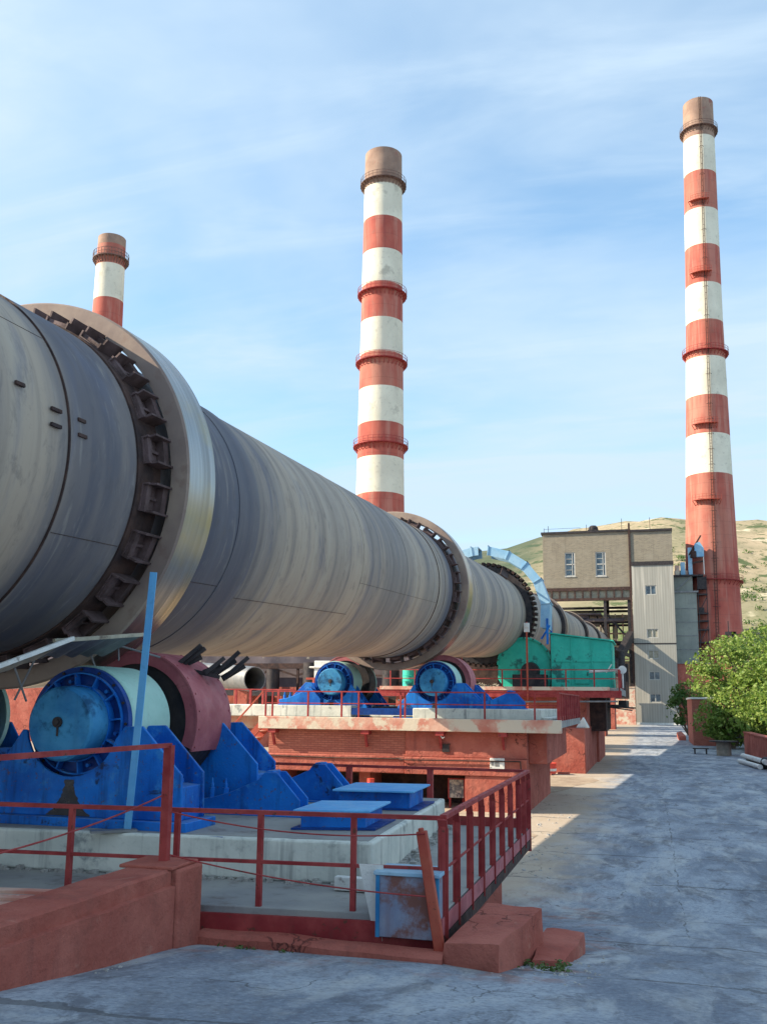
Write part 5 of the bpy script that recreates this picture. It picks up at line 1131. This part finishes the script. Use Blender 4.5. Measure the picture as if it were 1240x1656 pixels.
def bush(name, label, cat, x, y, r, hz, n, zc, leaf=.38, mat='leaves', trunk=True, clumps=9):
    t = thing(name, label, cat, (x, y, 0), 'green trees and bushes right of the road')
    m = MB(); pts = []
    for i in range(clumps):
        a = random.uniform(0, 6.28); q = random.uniform(.25, .95)
        pts.append((x+math.cos(a)*r*q*.85, y+math.sin(a)*r*q*.85, zc+random.uniform(-.75, .85)*hz*(1.05-q*.5), r*random.uniform(.28, .5)))
    pts.append((x, y, zc, r*.6))
    for (px, py, pz, pr_) in pts: leafball(m, (px, py, pz), pr_, pr_*.85, n//len(pts), leaf)
    for _ in range(n//10):                                              # sprays that break the outline
        a = random.uniform(0, 6.28); b = random.uniform(-.2, 1.3); p = (x+math.cos(a)*math.cos(b)*r*1.08, y+math.sin(a)*math.cos(b)*r*1.08, zc+math.sin(b)*hz*1.15); leafball(m, p, .4, .4, 2, leaf)
    tw = []
    for _ in range(14):
        a = random.uniform(0, 6.28); b = random.uniform(.1, 1.3); e = Vector((x+math.cos(a)*math.cos(b)*r*1.2, y+math.sin(a)*math.cos(b)*r*1.2, zc+math.sin(b)*hz*1.3)); c0 = Vector((x, y, zc)).lerp(e, .55); tw.append((c0, e))
        for q in range(5): leafball(m, tuple(c0.lerp(e, .4+q*.15)), .24, .22, 5, leaf*.85)
    m.build('crown' if trunk else 'foliage', mat, t, smooth=False)
    m = MB(); th = zc-hz*.4
    for c0, e in tw: m.cyl((x, y, zc-.2), c0, .05, .035, 5); m.cyl(c0, e, .035, .012, 5)
    if trunk: m.cyl((x, y, -.1), (x+.2, y, th), .22, .13, 10)
    for (px, py, pz, pr_) in pts[:6]: m.cyl((x+.2*trunk, y, th if trunk else 0), (px, py, pz), .10, .03, 6)
    m.build('trunk', 'bark', t)
B = [('tall_tree', 'tall bright tree at the right edge of the picture, highest of the green mass', 'tree', 13.6, 82, 4.6, 3.9, 8000, 5.6),
     ('tall_tree', 'bright leafy tree left of the highest one, over the taller red wall', 'tree', 8.3, 95, 4.2, 3.4, 7000, 6.1),
     ('tall_tree', 'broad tree whose top touches the foot of the tall chimney', 'tree', 12.0, 104, 4.6, 3.6, 6000, 7.4),
     ('leafy_bush', 'low bush with drooping leaves in front of the taller red wall', 'bush', 6.5, 83, 2.7, 2.2, 6500, 1.9),
     ('leafy_bush', 'bush half in shade just above the low red wall', 'bush', 9.3, 76, 2.8, 2.4, 6000, 2.3),
     ('leafy_bush', 'sunlit bush between the cable drum table and the right edge', 'bush', 9.6, 84, 3.3, 2.8, 7000, 4.0),
     ('leafy_bush', 'dark shaded bush at the foot of the red annex and grey tower', 'bush', 4.3, 118, 2.0, 3.0, 3000, 2.8),
     ('tall_tree', 'distant tree behind the others beside the long shed', 'tree', 20, 112, 5.0, 4.5, 4200, 7.0)]
for i, b in enumerate(B): bush(*b, trunk=b[0] == 'tall_tree', leaf=.42 if b[3] > 11 else .36, mat='leaves_deep' if i == 6 else 'leaves', clumps=14)
